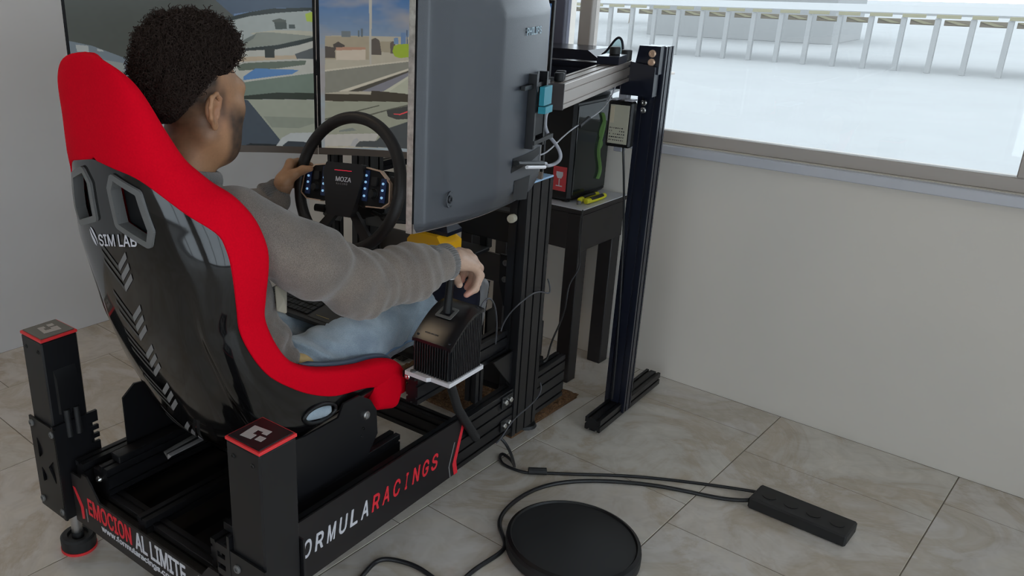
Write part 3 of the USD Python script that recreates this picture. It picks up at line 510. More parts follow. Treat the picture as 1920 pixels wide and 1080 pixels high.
def seat_pt(S_, T_, w_in=0., n_in=0.):
    """outer surface at station S in [0, 1], across T in [-1, 1] (0 spine, 1 ridge); w_in / n_in move the wall inwards"""
    q = SECI(np.clip(S_, 0, 1)); y0, z0, w, y1, z1 = [q[..., i] for i in range(5)]
    a = np.abs(T_) * np.pi / 2
    fx = np.sin(a) ** .72; fd = 1 - np.cos(a) ** .85
    bulge = .030 * np.sin(np.abs(T_) * np.pi) ** 2 * np.clip((S_ - .28) * 5, 0, 1) * np.clip((.92 - S_) * 6, 0, 1)
    x = (w - np.minimum(w_in, .5 * w) + bulge * (w_in == 0)) * fx
    y = y0 + (y1 - y0) * fd + .016 * np.exp(-((np.abs(T_) - .40) / .055) ** 2) * np.clip((S_ - .34) * 6, 0, 1) * np.clip((.80 - S_) * 6, 0, 1); z = z0 + (z1 - z0) * fd
    if not np.isscalar(n_in) or n_in:
        # inwards: forward for the back, upward for the pan
        ang = np.clip((S_ - .55) / .25, 0, 1) * 1.15
        k = n_in * np.cos(a) ** .6 * np.clip(S_ / .07, 0, 1) ** .5
        y = y + k * np.cos(ang); z = z + k * np.sin(ang)
    # the spine is a shallow valley between two raised panels
    return np.stack([np.sign(T_) * x, y, z], -1)
NS, NT = 150, 121
s1 = np.linspace(0, 1, NS)
tb = SECI(s1)[:, 5]
tb = np.where(s1 < sp_[6] / sp_[-1], 0, tb)
# gloss shell, below the red: a loft with harness slots and belt slots cut out
tt = np.linspace(-1, 1, NT)
i0 = int(np.argmax(s1 > (sp_[6] + .2 * (sp_[7] - sp_[6])) / sp_[-1]))
Ssh = s1[i0 - 1:]
TB = tb[i0 - 1:] + .045
gS, gT = np.meshgrid(Ssh, tt, indexing='ij'); gT = gT * np.clip(TB, .02, .9)[:, None]
sh = seat_pt(gS, gT)
F = grid_faces(len(Ssh), NT)
cen = sh.reshape(-1, 3)[F].mean(1)
HR = Polygon([(.058, 1.183), (.118, 1.160), (.137, 1.085), (.128, 1.058), (.048, 1.085), (.044, 1.16)])
HL = affinity.scale(HR, -1, 1, origin=(0, 0))
from shapely import contains_xy
hole = (contains_xy(HR.buffer(.002), cen[:, 0], cen[:, 2]) | contains_xy(HL.buffer(.002), cen[:, 0], cen[:, 2])) & (cen[:, 1] < .1)
BELT = Point(.245, .565).buffer(1)
BE = affinity.rotate(affinity.scale(Point(0, 0).buffer(1), .052, .020), -8).buffer(0)      # slot in the flank, in (y, z)
BE = affinity.translate(BE, .335, .545)
hole |= contains_xy(BE, cen[:, 1], cen[:, 2]) & (np.abs(cen[:, 0]) > .18)
F = F[~hole]
def compact(v, f):
    u, i = np.unique(f, return_inverse=True); return v[u], i.reshape(f.shape)
shv = sh.reshape(-1, 3)
shell = ST.add('shell', compact(shv, F), 'shell', smooth=True, label='gloss black moulded shell')
# height field of the shell's back for things printed on it
bm = (np.abs(gT) < .93 * np.clip(TB, .02, .9)[:, None]) & (gS < .72)
bp = sh[bm]
from scipy.interpolate import LinearNDInterpolator
BY_ = LinearNDInterpolator(bp[:, [0, 2]], bp[:, 1], fill_value=.05)
def back_y(x, z): return BY_(x, z)
def on_back(poly, lift=.0015, cell=.006):
    """a print lying on the back of the shell; the polygon is in (x, z)"""
    out = []
    for g in getattr(poly, 'geoms', [poly]):
        v, f = trimesh.creation.triangulate_polygon(g, engine='earcut')
        if len(f) == 0: continue
        v, f = trimesh.remesh.subdivide_to_size(np.c_[v, np.zeros(len(v))], f, cell)
        out.append((np.stack([v[:, 0], back_y(v[:, 0], v[:, 1]) - lift, v[:, 1]], 1), f))
    return cat(*out)
def text_poly(txt, h, x0, x1, z0, slope=0., shear=0.):
    m = meshkit.text_mesh(txt, h, .001, True); v = np.array(m.vertices); f = np.array(m.faces)
    keep = (v[f][:, :, 2] < 1e-6).all(1); f = f[keep]
    v[:, 0] = (v[:, 0] - v[:, 0].min()) / np.ptp(v[:, 0]) * (x1 - x0) + x0 + v[:, 1] * shear
    v, f = trimesh.remesh.subdivide_to_size(np.c_[v[:, :2], np.zeros(len(v))], f, .012)
    z = v[:, 1] + z0 + slope * (v[:, 0] - x0)
    return np.stack([v[:, 0], back_y(v[:, 0], z) - .0018, z], 1), f
ST.add('lettering', text_poly('SIM LAB', .027, -.058, .092, 1.012, .20, .16), 'white_print', shell, label='white maker lettering', smooth=False)
dz_ = affinity.rotate(affinity.scale(Point(-.077, 1.030).buffer(1), .012, .022), 12)
drop = dz_.difference(LineString([(-.088, 1.056), (-.080, 1.036), (-.072, 1.024), (-.068, .998)]).buffer(.0028))
ST.add('emblem', on_back(drop), 'white_print', shell, label='white leaf emblem', smooth=False)
def chev(zt, n, arm=.060, rise=.058, th=.012, gap=.026):
    L_, R_ = [], []
    for i in range(n):
        z = zt - i * gap
        L_.append(Polygon([(0, z), (-arm, z + rise), (-arm, z + rise + th), (0, z + th)])); R_.append(Polygon([(0, z), (arm * .72, z + rise * .72), (arm * .72, z + rise * .72 + th * 1.3), (0, z + th * 1.3)]))
    return unary_union(L_), unary_union(R_)
for i, zt in enumerate((.962, .832, .728, .618, .492)):
    a, b = chev(zt, 3)
    ST.add('chevron', on_back(a), 'dim_print', shell, smooth=False); ST.add('chevron', on_back(b), 'grey_print', shell, label='light grey chevron arms', smooth=False)
# bezels round the harness slots, with dark sheets standing in for the shaded inside
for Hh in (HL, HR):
    ring = Hh.buffer(.013).difference(Hh.buffer(-.001))
    top, bot = on_back(ring, .006, .008), on_back(ring, -.004, .008)
    sides = []
    for rg in [ring.exterior, *ring.interiors]:
        pts = np.array([rg.interpolate(d).coords[0] for d in np.linspace(0, rg.length, 90)])
        yb = back_y(pts[:, 0], pts[:, 1]); a = np.stack([pts[:, 0], yb - .006, pts[:, 1]], 1); b = np.stack([pts[:, 0], yb + .020, pts[:, 1]], 1)
        sides.append((np.vstack([a, b]), np.vstack([[(i, i + 1, i + 91), (i, i + 91, i + 90)] for i in range(89)])))
    bz = ST.add('slot_bezel', cat(top, *sides), 'bezel', smooth=False, label='grey harness slot frame')
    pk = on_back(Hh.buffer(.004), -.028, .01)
    ST.add('slot_shade_sheet', pk, 'black_matt', bz, smooth=False)  # dark sheet in place of the shade seen through the slot
# red cover: outside above the boundary, over the ridge and down the inside
no, ni = 26, 40
gs = s1[:, None]
to = tb[:, None] + (1 - tb[:, None]) * np.linspace(0, 1, no)[None, :]
both = []
for sg in (-1, 1):
    A = seat_pt(np.broadcast_to(gs, to.shape), sg * np.clip(to, 0, 1))
    ti = np.linspace(1, 0, ni)[None, :] * np.ones((NS, 1))
    # padded: thick at the ridge, then the inner wall
    I = seat_pt(np.broadcast_to(gs, ti.shape), sg * np.clip(ti, 0, 1), .046, .052)
    # outward puff of the fabric
    nrm = np.zeros_like(A); puff = .005 * np.sin(np.linspace(0, 1, no) * np.pi / 2)[None, :] + .0035
    ctr = seat_pt(np.broadcast_to(gs, to.shape), 0 * to, .046, .09); d = A - ctr; d /= np.maximum(np.linalg.norm(d, axis=2, keepdims=True), 1e-6)
    A = A + d * puff[..., None]
    # rounded ridge between the two walls
    e0, e1 = A[:, -1], I[:, 0]; mid = (e0 + e1) / 2; ax = (A[:, -1] - A[:, -4]); ax /= np.maximum(np.linalg.norm(ax, axis=1)[:, None], 1e-6); hw = np.linalg.norm(e1 - e0, axis=1)[:, None] / 2
    cap_ = np.stack([mid + (e0 - mid) * math.cos(q) + ax * hw * .75 * math.sin(q) * np.clip(s1 / .05, 0, 1)[:, None] for q in np.linspace(0, np.pi, 12)[1:-1]], 1)
    # sew the boundary edge inwards onto the shell
    hem = A[:, :1] - d[:, :1] * .010 * (tb[:, None, None] > .01)
    G = np.concatenate([hem, A, cap_, I], 1)
    both.append((G.reshape(-1, 3), grid_faces(NS, G.shape[1], flip=sg < 0)))
cm_ = trimesh.Trimesh(*cat(*both), process=False); cm_.merge_vertices(digits_vertex=5)
red = ST.add('cover', (np.array(cm_.vertices), np.array(cm_.faces)), 'red', smooth=True, label='red velour cover')
# the noses of the thigh wings
sph = trimesh.creation.icosphere(2).vertices
for sg in (-1, 1):
    ST.add('wing_end', hull(np.vstack([V(sg * x, y, z) + r * sph for x, y, z, r in ((.224, .612, .556, .026), (.224, .655, .524, .030), (.224, .659, .482, .030), (.224, .650, .448, .027), (.224, .590, .464, .024), (.224, .57, .548, .022))])), 'red', red, smooth=True)
lip = hull([np.array(c) + r * v for c, r in (((-.13, .695, .528), .046), ((.13, .695, .528), .046), ((.13, .685, .47), .04), ((-.13, .685, .47), .04), ((-.10, .53, .49), .05), ((.10, .53, .49), .05)) for v in trimesh.creation.icosphere(2).vertices])
ST.add('cushion', lip, 'red', smooth=True, label='red front cushion')
# blue-black piping along the inner edge of the bolsters
zr, yr = SECI(s1)[:, 4], SECI(s1)[:, 3]
for sg, (gv, _) in zip((-1, 1), both):
    G_ = gv.reshape(NS, -1, 3)
    for rows in ((zr < 1.165) & (zr > .90) & (yr < .2), (yr > .29) & (zr > .50)):
        pth = G_[rows][:, 1 + no + 7] + V(-sg * .004, 0, .003)
        for _ in range(6): pth[1:-1] = (pth[:-2] + pth[1:-1] + pth[2:]) / 3
        ST.add('piping', tube(pth, .0095 * np.clip(np.minimum(np.arange(len(pth)), np.arange(len(pth))[::-1]) / 4, .15, 1), 10), 'piping', red, smooth=True, label='blue-grey piping')
# belt slot in the flank: rim and the pale cloth showing in it
rim = []
for a in np.linspace(0, 2 * np.pi, 40, endpoint=False):
    rim.append((.335 + .056 * math.cos(a) + .0, .545 + .024 * math.sin(a) - .008 * math.cos(a)))
for sg in (-1, 1):
    fl_ = sh.reshape(-1, 3); m = (np.sign(fl_[:, 0]) == sg) & (np.abs(fl_[:, 0]) > .15)
    xx = griddata(fl_[m][:, 1:], np.abs(fl_[m][:, 0]), np.array(rim), method='nearest')
    pth = np.array([(sg * (x + .002), y, z) for x, (y, z) in zip(xx, rim)]); pth = np.vstack([pth, pth[:1]])
    bs = ST.add('belt_slot', tube(pth, .0055, 8, cap=False), 'black_dark', smooth=True)
    ST.add('lap_cloth', move(tube(spline([(0, -.045, .010), (.006, 0, .002), (0, .040, -.012)], 14), .024, 12), (sg * (xx.mean() - .024), .335, .545)), 'denim', bs, smooth=True, label='pale blue cloth showing in the belt slot')
# side mounts and sliders
for sg in (-1, 1):
    a, b = sorted((sg * .262, sg * .268))
    sm = ST.add('side_mount', ext(Polygon([(.10, .345), (.50, .345), (.545, .40), (.54, .475), (.515, .515), (.47, .545), (.41, .545), (.39, .513), (.27, .512), (.14, .53), (.10, .50)]), .006, (a, 0, 0), (0, 1, 0), (0, 0, 1)), 'black')
    ST.add('bolt', bolt((b if sg > 0 else a, .495, .478), (sg, 0, 0), .012, .008), 'alu', sm)
    for y in (.485, .478): ST.add('bolt', bolt((b if sg > 0 else a, y, .44 - (.485 - y) * 3), (sg, 0, 0), .005, .003), 'black_dark', sm)
    ST.add('slider', bx((sg * .235 - .02, .04, .341), (sg * .235 + .02, .53, .362), .002), 'black')

# ---------------------------------------------------------------- steering wheel
WC = V(.003, .722, 1.022); TILT = math.radians(15); ROLL = math.radians(4)
W1_, W3_ = V(1, 0, 0), V(0, -math.cos(TILT), math.sin(TILT))      # across, and out of the wheel's face towards the driver
W2_ = np.cross(W3_, W1_)                                            # up in the wheel's plane
Wx = W1_ * math.cos(ROLL) + W2_ * math.sin(ROLL); Wy = -W1_ * math.sin(ROLL) + W2_ * math.cos(ROLL)
def wp(x, y, z=0.): return WC + Wx * x + Wy * y + W3_ * z
def wext(poly, h, z): return ext(poly, h, wp(0, 0, z), Wx, Wy)
SW = Thing('steering_wheel', 'black round steering wheel with lit blue buttons, held by the driver', 'steering wheel', WC)
SW.add('rim', ring_tube(WC, .187, .0168, Wx, Wy, 110, 20), 'leather', smooth=True, label='black leather rim')
hubp = Polygon([(-.062, .052), (.062, .052), (.070, .03), (.052, -.045), (.040, -.085), (-.040, -.085), (-.052, -.045), (-.070, .03)]).buffer(.006)
hub = SW.add('hub', wext(hubp, .020, .006), 'panel', label='dark centre pad')
for sg in (-1, 1):
    pod = affinity.scale(Polygon([(.058, .048), (.120, .040), (.155, .012), (.160, -.035), (.140, -.048), (.060, -.050)]).buffer(.004), sg, 1, origin=(0, 0))
    pd = SW.add('button_pod', wext(pod, .014, -.002), 'black_matt')
    SW.add('pod_trim', wext(pod.buffer(.003).difference(pod.buffer(-.0005)).intersection(affinity.scale(Polygon([(.072, .06), (.2, .06), (.2, -.06), (.085, -.06), (.085, -.046), (.15, -.04), (.15, .0), (.110, .035), (.072, .042)]), sg, 1, origin=(0, 0))), .016, -.002), 'amber', pd, label='bronze trim line')
    for (bx_, ys) in ((.078, (.030, .012, -.006, -.026)), (.140, (.012, -.006, -.026))):
        SW.add('button_strip', wext(sbox(sg * bx_ - .007, min(ys) - .012, sg * bx_ + .007, max(ys) + .012).buffer(.002), .003, .012), 'strip_blue', pd)
        for y in ys: SW.add('button', cat(wext(Point(sg * bx_, y).buffer(.0034), .003, .015)), 'led_white', pd, label='lit blue-white button')
    SW.add('rocker', wext(sbox(sg * .108 - .008, .006, sg * .108 + .008, .026).buffer(.002), .006, .012), 'rubber', pd)
    SW.add('dial', cat(cyl(wp(sg * .108, -.018, .012), wp(sg * .108, -.018, .026), .012, .010, 20), ring_tube(wp(sg * .108, -.018, .013), .014, .0015, Wx, Wy, 24, 6)), 'rubber', pd)
    SW.add('spoke', wext(Polygon([(sg * .150, .035), (sg * .180, .030), (sg * .180, -.025), (sg * .152, -.035)]), .014, -.012), 'black')
    lg = Polygon([(sg * .020, -.080), (sg * .044, -.072), (sg * .108, -.140), (sg * .118, -.160), (sg * .098, -.168), (sg * .060, -.130)])
    sk = SW.add('lower_spoke', wext(lg, .014, -.008), 'leather')
    if sg > 0: SW.add('spoke_trim', wext(Polygon([(.100, -.146), (.128, -.138), (.126, -.147), (.102, -.156)]), .003, .007), 'white_plate', sk)
    SW.add('paddle', wext(affinity.scale(Polygon([(.045, -.088), (.115, -.070), (.120, -.095), (.10, -.108), (.05, -.108)]), sg, 1, origin=(0, 0)), .004, -.045), 'bezel', label='grey shift paddle')
    SW.add('stalk', cat(tube([wp(sg * .06, -.07, -.05), wp(sg * .10, -.078, -.045), wp(sg * .128, -.078, -.035)], .006, 10), cyl(wp(sg * .112, -.078, -.038), wp(sg * .142, -.078, -.030), .012, .011, 16)), 'rubber')
SW.add('lettering', lettering('MOZA', .0125, Wx, Wy, wp(-.026, .006, .0262), .0008, True, 1.15, .0), 'white_print', hub, label='white maker lettering', smooth=False)
SW.add('lettering', lettering('R A C I N G', .005, Wx, Wy, wp(-.021, -.003, .0262), .0008, True, 1.15), 'grey_print', hub, label='small white lettering', smooth=False)
SW.add('rev_lights', cat(*[wext(sbox(x - .0022, .0355, x + .0022, .0375), .001, .0262) for x in np.linspace(-.030, .030, 12)]), 'led_red', hub, label='row of small red lights')
SW.add('quick_release', cyl(wp(0, -.01, -.03), wp(0, -.01, -.095), .034, .034, 28), 'black')
SW.add('back_plate', wext(Point(0, -.01).buffer(.052), .02, -.03), 'black_matt')
WB = Thing('wheel_base', 'black motor box behind the steering wheel', 'wheel base', wp(0, -.03, -.2))
WB.add('body', cat(hull([wp(x, y, z) for x in (-.065, .065) for y in (-.085, .050) for z in (-.097, -.27)])), 'black_matt')
WB.add('front_ring', ring_tube(wp(0, -.01, -.097), .050, .006, Wx, Wy, 40, 10), 'black')
WB.add('mount', cat(hull([wp(x, y, z) for x in (-.075, .075) for y in (-.096, -.086) for z in (-.12, -.26)]), bx((-.075, .93, .902), (.075, 1.19, .912)), bx((-.06, 1.0, .905), (-.052, 1.16, .95)), bx((.052, 1.0, .905), (.06, 1.16, .95))), 'black')
CY = Thing('drill_case', 'yellow plastic tool case with a dark top, just behind the driver\'s right wrist', 'tool case', (.10, 1.0, .742))
CY.add('body', cat(hull([(x, y, z) for x in (.035, .165) for y in (.955, 1.06) for z in (.76, .815)] + [(x, y, .838) for x in (.05, .14) for y in (.965, 1.05)])), 'yellow')
CY.add('lid', cat(hull([(x, y, z) for x in (.055, .165) for y in (.985, 1.06) for z in (.838, .85)] + [(x, y, .866) for x in (.075, .15) for y in (1.0, 1.05)])), 'case_blue')
CY.add('shelf', bx((.02, .95, .745), (.18, 1.199, .757)), 'black_matt')

# ---------------------------------------------------------------- monitors
SCREEN_DATA = {'C': SCREEN_C, 'L': SCREEN_L}
def monitor(A, B_, z0, z1, sag, label, data, right=False):
    A, B_ = V(*A), V(*B_); W = np.linalg.norm(B_ - A); e = (B_ - A) / W; n = V(-e[1], e[0]); mid = (A + B_) / 2
    t = Thing('curved_monitor', label, 'monitor', (*mid, z0), group=None)
    def pt(u, w, z): return np.stack([A[0] + e[0] * u * W + n[0] * w, A[1] + e[1] * u * W + n[1] * w, np.broadcast_to(z, np.shape(u))], -1)
    def arc(u): return sag * (1 - (2 * u - 1) ** 2)
    # back cover: thin at the rim, thick in the middle
    nu, nv = 90, 40; u, v = np.meshgrid(np.linspace(0, 1, nu), np.linspace(0, 1, nv), indexing='ij')
    ed = np.clip(np.minimum(np.minimum(u, 1 - u) * W, np.minimum(v, 1 - v) * (z1 - z0)) / .012, 0, 1)
    thk = .010 + .018 * np.sqrt(1 - (1 - ed) ** 2) + .024 * np.clip((.40 - np.abs(u - .5)) / .2, 0, 1) ** 1.3 * np.clip(v * 10, 0, 1) * np.clip((1 - v) * 10, 0, 1)
    back = pt(u, arc(u) + thk, z0 + v * (z1 - z0)); fr = pt(u, arc(u), z0 + v * (z1 - z0))
    Gm = np.concatenate([fr[:, :1], back, fr[:, -1:]], 1)
    ends = [np.concatenate([fr[i:i + 1], back[i:i + 1]], 0).reshape(-1, 3) for i in (0, nu - 1)]
    bd = t.add('back_cover', cat((Gm.reshape(-1, 3), grid_faces(nu, nv + 2)), (ends[0], grid_faces(2, nv, True)), (ends[1], grid_faces(2, nv))), 'monitor', smooth=40, label='grey-blue textured back cover')
    # front: bezel strips and chin, and the lit screen
    def strip(u0, u1, za, zb, w0, w1, nm, mat, parent=None, label=None):
        k = max(2, int(60 * (u1 - u0)) + 2); uu = np.linspace(u0, u1, k)
        ring_ = [pt(uu, arc(uu) + w, z) for w, z in ((w0, za), (w0, zb), (w1, zb), (w1, za), (w0, za))]
        g = np.stack(ring_, 1); ms = [(g.reshape(-1, 3), grid_faces(k, 5))]
        for i in (0, k - 1): ms.append((g[i, :4], np.array([(0, 1, 2), (0, 2, 3)]) if i else np.array([(0, 2, 1), (0, 3, 2)])))
        return t.add(nm, cat(*ms), mat, parent, label=label, smooth=20)
    strip(.0, 1, z0, z0 + .022, -.004, .012, 'chin', 'bar', label='brown-grey lower edge bar')
    strip(.0, 1, z1 - .008, z1, -.004, .012, 'bezel', 'black_matt')
    strip(0, .011, z0 + .022, z1 - .008, -.004, .012, 'bezel', 'black_matt'); strip(.989, 1, z0 + .022, z1 - .008, -.004, .012, 'bezel', 'black_matt')
    # the picture on the screen: flat print on a fine grid, coloured by polygons
    nu, nv = (560, 340) if data else (120, 60)
    u, v = np.meshgrid(np.linspace(.010, .990, nu), np.linspace(0, 1, nv), indexing='ij')
    za, zb = z0 + .022, z1 - .008
    vv = (za + v * (zb - za) - 1.045) / (1.50 - 1.045)
    if right: vv = v
    col = np.zeros((nu, nv, 3)); sky_ = np.clip((vv - .6) / .4, 0, 1)[..., None]
    col[:] = V(*s2l(128, 138, 142)) * (1 - sky_) + V(*s2l(66, 98, 138)) * sky_
    p3 = np.stack([u * 5, vv * 9, 0 * u], -1); cl = np.clip(meshkit.fbm(p3, 4, 5) * 2.6 - 1.05, 0, 1)[..., None]
    col = col * (1 - cl) + V(*s2l(132, 130, 130)) * cl
    polys = SCREEN_DATA[data] if data else [((116, 120, 110), [(-.1, -.1), (1.1, -.1), (1.1, .35), (-.1, .5)]), ((60, 62, 62), [(-.1, -.1), (.7, -.1), (.3, .16), (-.1, .2)])]
    for c, pl in polys:
        if len(pl) < 3: continue
        m = contains_xy(Polygon(pl).buffer(0), u, vv); col[m] = s2l(*c)
    col = col * (1 + .06 * (meshkit.noise(np.stack([u * 60, vv * 40, 0 * u], -1), 2) - .5))[..., None]
    t.add('screen', (pt(u, arc(u) - .0015, za + v * (zb - za)).reshape(-1, 3), grid_faces(nu, nv, True)), 'screen', smooth=True, tint=col.reshape(-1, 3), label='lit screen showing a drive along a road')
    return t, pt, arc, bd, W
monitor((-.345, .965), (.385, 1.135), 1.022, 1.512, .075, 'curved monitor in the middle, in front of the driver, showing the road', 'C')
monitor((-.860, .405), (-.3475, .961), 1.022, 1.512, .075, 'curved monitor on the far left, partly hidden by the driver\'s head', 'L')
rm, rpt, rarc, rb, RW = monitor((.362, 1.08), (.470, .41), 1.044, 1.556, .076, 'curved monitor on the right seen from behind, with cables and a teal clamp', None, True)
# details on the right monitor's back (u runs from the far end to the near edge)
rz0, rz1 = 1.044, 1.556
def rb_pt(u, z, o=0.):
    w = rarc(u) + .028 + .024 * np.clip((.40 - abs(u - .5)) / .2, 0, 1) ** 1.3 + o
    return rpt(np.array(u), w, z)
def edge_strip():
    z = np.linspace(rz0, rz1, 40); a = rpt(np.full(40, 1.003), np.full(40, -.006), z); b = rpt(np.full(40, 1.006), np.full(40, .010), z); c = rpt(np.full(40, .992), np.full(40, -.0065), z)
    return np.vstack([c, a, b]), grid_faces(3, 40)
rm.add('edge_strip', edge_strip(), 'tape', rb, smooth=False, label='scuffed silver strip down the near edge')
rm.add('screw_well', cat(lathe([(.016, 0), (.019, 0), (.019, .003), (.016, .003)], rb_pt(.885, 1.112), rb_pt(.885, 1.112, 1) - rb_pt(.885, 1.112), 24)), 'monitor', rb, smooth=20)
rm.add('screw', bolt(rb_pt(.885, 1.112), rb_pt(.885, 1.112, 1) - rb_pt(.885, 1.112), .009, .004), 'monitor_dark', rb)
def on_rb2(poly, lift):
    v, f = trimesh.creation.triangulate_polygon(affinity.scale(poly, RW, 1, origin=(0, 0)), engine='earcut'); v, f = trimesh.remesh.subdivide_to_size(np.c_[v, np.zeros(len(v))], f, .008)
    return np.array([rb_pt(x / RW, z, lift) for x, z, _ in v]), f
for pl_, nm_ in (([(.60, 1.176), (.33, 1.174), (.33, 1.155), (.61, 1.143)], 'dark port recess'), ([(.58, 1.12), (.44, 1.116), (.46, 1.058), (.585, 1.073)], 'dark lower port recess')):
    pc = rm.add('port_recess', on_rb2(Polygon(pl_), .0012), 'black_matt', rb, label=nm_, smooth=False)
lg_ = meshkit.text_mesh('PHILIPS', .016, .001, True)
lx = rb_pt(.49, 1.45) - rb_pt(.51, 1.45); lx = unit(lx) if lx @ V(0, 1, 0) > 0 else -unit(lx)
rm.add('lettering', move((np.array(lg_.vertices), lg_.faces), rb_pt(.56, 1.452, .002), np.stack([lx, V(0, 0, 1), np.cross(lx, V(0, 0, 1))], 1)), P('logo_sheen', (.26, .36, .42), .3), rb, smooth=False, label='maker lettering with a painted pale blue sheen')  # light blue sheen of the letters is put into their colour
# bracket on the mount
vs = rb_pt(.44, 1.280); nx = unit(rb_pt(.44, 1.280, .1) - rb_pt(.44, 1.280)); fy = unit(np.cross(V(0, 0, 1), nx))
VB = Thing('monitor_bracket', 'dark two-rail mounting bracket with a teal latch on the right monitor\'s back', 'bracket', vs)
def vb(a, b, c): return vs + fy * a + nx * b + V(0, 0, 1) * c
def vbx(a0, a1, b0, b1, c0, c1): return hull([vb(a, b, c) for a in (a0, a1) for b in (b0, b1) for c in (c0, c1)])
for a in (-.045, .020): VB.add('rail', vbx(a - .0045, a + .0045, .002, .022, -.090, .085), 'black')
VB.add('cross_bar', vbx(-.10, .06, .004, .014, .052, .062), 'black'); VB.add('cross_bar', vbx(-.05, .075, .016, .026, -.080, -.070), 'black')
VB.add('rear_plate', vbx(-.044, .014, .012, .020, -.06, .04), 'black_matt')
la = VB.add('latch', hull([vb(a, b, c) for a in (-.038, .012) for b in (.026, .038) for c in (.012, .055)]), 'teal', label='teal plastic latch')
VB.add('latch_lip', vbx(-.040, .006, .026, .044, -.006, .010), 'teal', la)
# monitor stand: right arm with end plate, post, cross rail, left arm
STD = Thing('monitor_stand', 'monitor stand of aluminium profiles with a brown-silver arm behind the right monitor', 'monitor stand', (0, 1.70, 0))
pA, pB = V(.458, 1.025, 1.277), V(.322, 1.73, 1.277)
dA = unit(pB - pA)
am = STD.add('arm', profile(pA, pB, .064, .066, (1, 0, 0), .033), 'profile_light', smooth=20, label='brown-silver aluminium arm')
STD.add('end_plate', hull([pA + dA * d + np.cross(dA, V(0, 0, 1)) * a + V(0, 0, 1) * c for d in (-.004, 0) for a in (-.033, .033) for c in (-.034, .034)]), P('end_plate_grey', (.07, .06, .06), .5), am, label='dark grey end plate')
sd = np.cross(dA, V(0, 0, 1))
for d, a in ((.05, .0), (.10, -.012)): STD.add('knob', cyl(pA + dA * d + sd * a + V(0, 0, .033), pA + dA * d + sd * a + V(0, 0, .056), .013, .014, 18, .002), 'rubber', am)
STD.add('clamp_strap', hull([pA + dA * d + sd * a + V(0, 0, c) for d in (-.01, .075) for a in (-.05, -.018) for c in (.033, .041)]), 'black_matt', am)
cl = STD.add('clamp_block', hull([pA + dA * d + sd * a + V(0, 0, c) for d in (.52, .62) for a in (-.034, .034) for c in (.034, .058)]), 'case_blue')
STD.add('knob', cyl(pA + dA * .595 + V(0, 0, .058), pA + dA * .595 + V(0, 0, .082), .017, .017, 18, .002), 'rubber', cl)
STD.add('knob', cyl(pA + dA * .665 + sd * .02 + V(0, 0, .034), pA + dA * .665 + sd * .02 + V(0, 0, .068), .017, .017, 18, .002), 'rubber', cl)
for x in (.415, -.50):
    ps = STD.add('post', profile((x, 1.78, .025), (x, 1.78, 1.355 if x > 0 else 1.30), .08, .06, (1, 0, 0)), 'case_blue' if x > 0 else 'black', smooth=20)
    bs = STD.add('base_beam', profile((x, 1.58, .035), (x, 2.10, .035), .06, .05, (1, 0, 0)), 'black', smooth=20)
STD.add('hinge_plate', hull([(.335, 1.70, 1.20), (.335, 1.735, 1.20), (.445, 1.70, 1.20), (.445, 1.735, 1.20), (.335, 1.70, 1.312), (.335, 1.735, 1.312), (.445, 1.70, 1.295), (.445, 1.735, 1.295)]), 'case_blue')
tp = STD.add('post_head', hull([(x, y, z) for (x, z) in ((.365, 1.27), (.450, 1.27), (.378, 1.358), (.450, 1.358)) for y in (1.715, 1.75)]), 'case_blue')
for z in (1.335, 1.308): STD.add('bolt', bolt((.425, 1.714, z), (0, -1, 0), .012, .006), 'amber', tp)
for z in (1.175, 1.15): STD.add('bolt', bolt((.405, 1.739, z), (0, -1, 0), .010, .008), 'chrome')
STD.add('cross_rail', profile((-.54, 1.73, 1.255), (.40, 1.73, 1.255), .04, .08, (0, 1, 0)), 'case_blue', smooth=20)
STD.add('mast', profile((-.59, 1.30, .60), (-.59, 1.30, 1.18), .034, .05, (1, 0, 0)), 'black', smooth=20)
STD.add('mast_brace', cat(profile((-.59, 1.325, .85), (-.59, 1.74, .85), .04, .04), profile((-.59, 1.74, .85), (-.52, 1.76, .85), .04, .04)), 'black', smooth=20)
STD.add('centre_mount', cat(bx((-.02, 1.215, 1.20), (.06, 1.23, 1.34)), bx((.0, 1.23, 1.25), (.04, 1.70, 1.29))), 'black')
STD.add('left_arm', cat(profile((-.50, 1.70, 1.255), (-.745, .84, 1.255), .05, .05)), 'black', smooth=20)

# ---------------------------------------------------------------- shifter
SH = Thing('gear_shifter', 'black finned gear shifter box on a white plate under the driver\'s right hand', 'gear shifter', (.36, .73, .549))
x0, x1, y0, y1 = .297, .424, .655, .805
def topz(y): return .662 + .072 * np.sin(np.clip((y - y0) / (y1 - y0), 0, 1) * np.pi * .55)
yc = np.linspace(y0 + .006, y1 - .006, 16)
SH.add('body', ext(Polygon([(y0 + .006, .563)] + [(y, topz(y) - .005) for y in yc] + [(y1 - .006, .563)]), x1 - x0 - .012, (x0 + .006, 0, 0), (0, 1, 0), (0, 0, 1)), 'black')
yy = np.linspace(y0 - .001, y1 + .001, 26); xx = np.linspace(x0 - .001, x1 + .001, 9)
gy, gx = np.meshgrid(yy, xx, indexing='ij'); ed = np.minimum(np.minimum(gx - xx[0], xx[-1] - gx), .006) / .006
tz = topz(gy) - .003 * (1 - ed) ** 2
top = np.stack([gx, gy, tz], -1).reshape(-1, 3); low = np.stack([gx, gy, np.full_like(gx, .650)], -1)
hole_ = (np.abs(top[:, 0] - .36) < .018) & (np.abs(top[:, 1] - .735) < .016)
sk = [(np.stack([np.stack([gx[:, i], gy[:, i], tz[:, i]], 1), np.stack([gx[:, i], gy[:, i], tz[:, i] - .009], 1)], 1).reshape(-1, 3), grid_faces(26, 2, i > 0)) for i in (0, -1)]
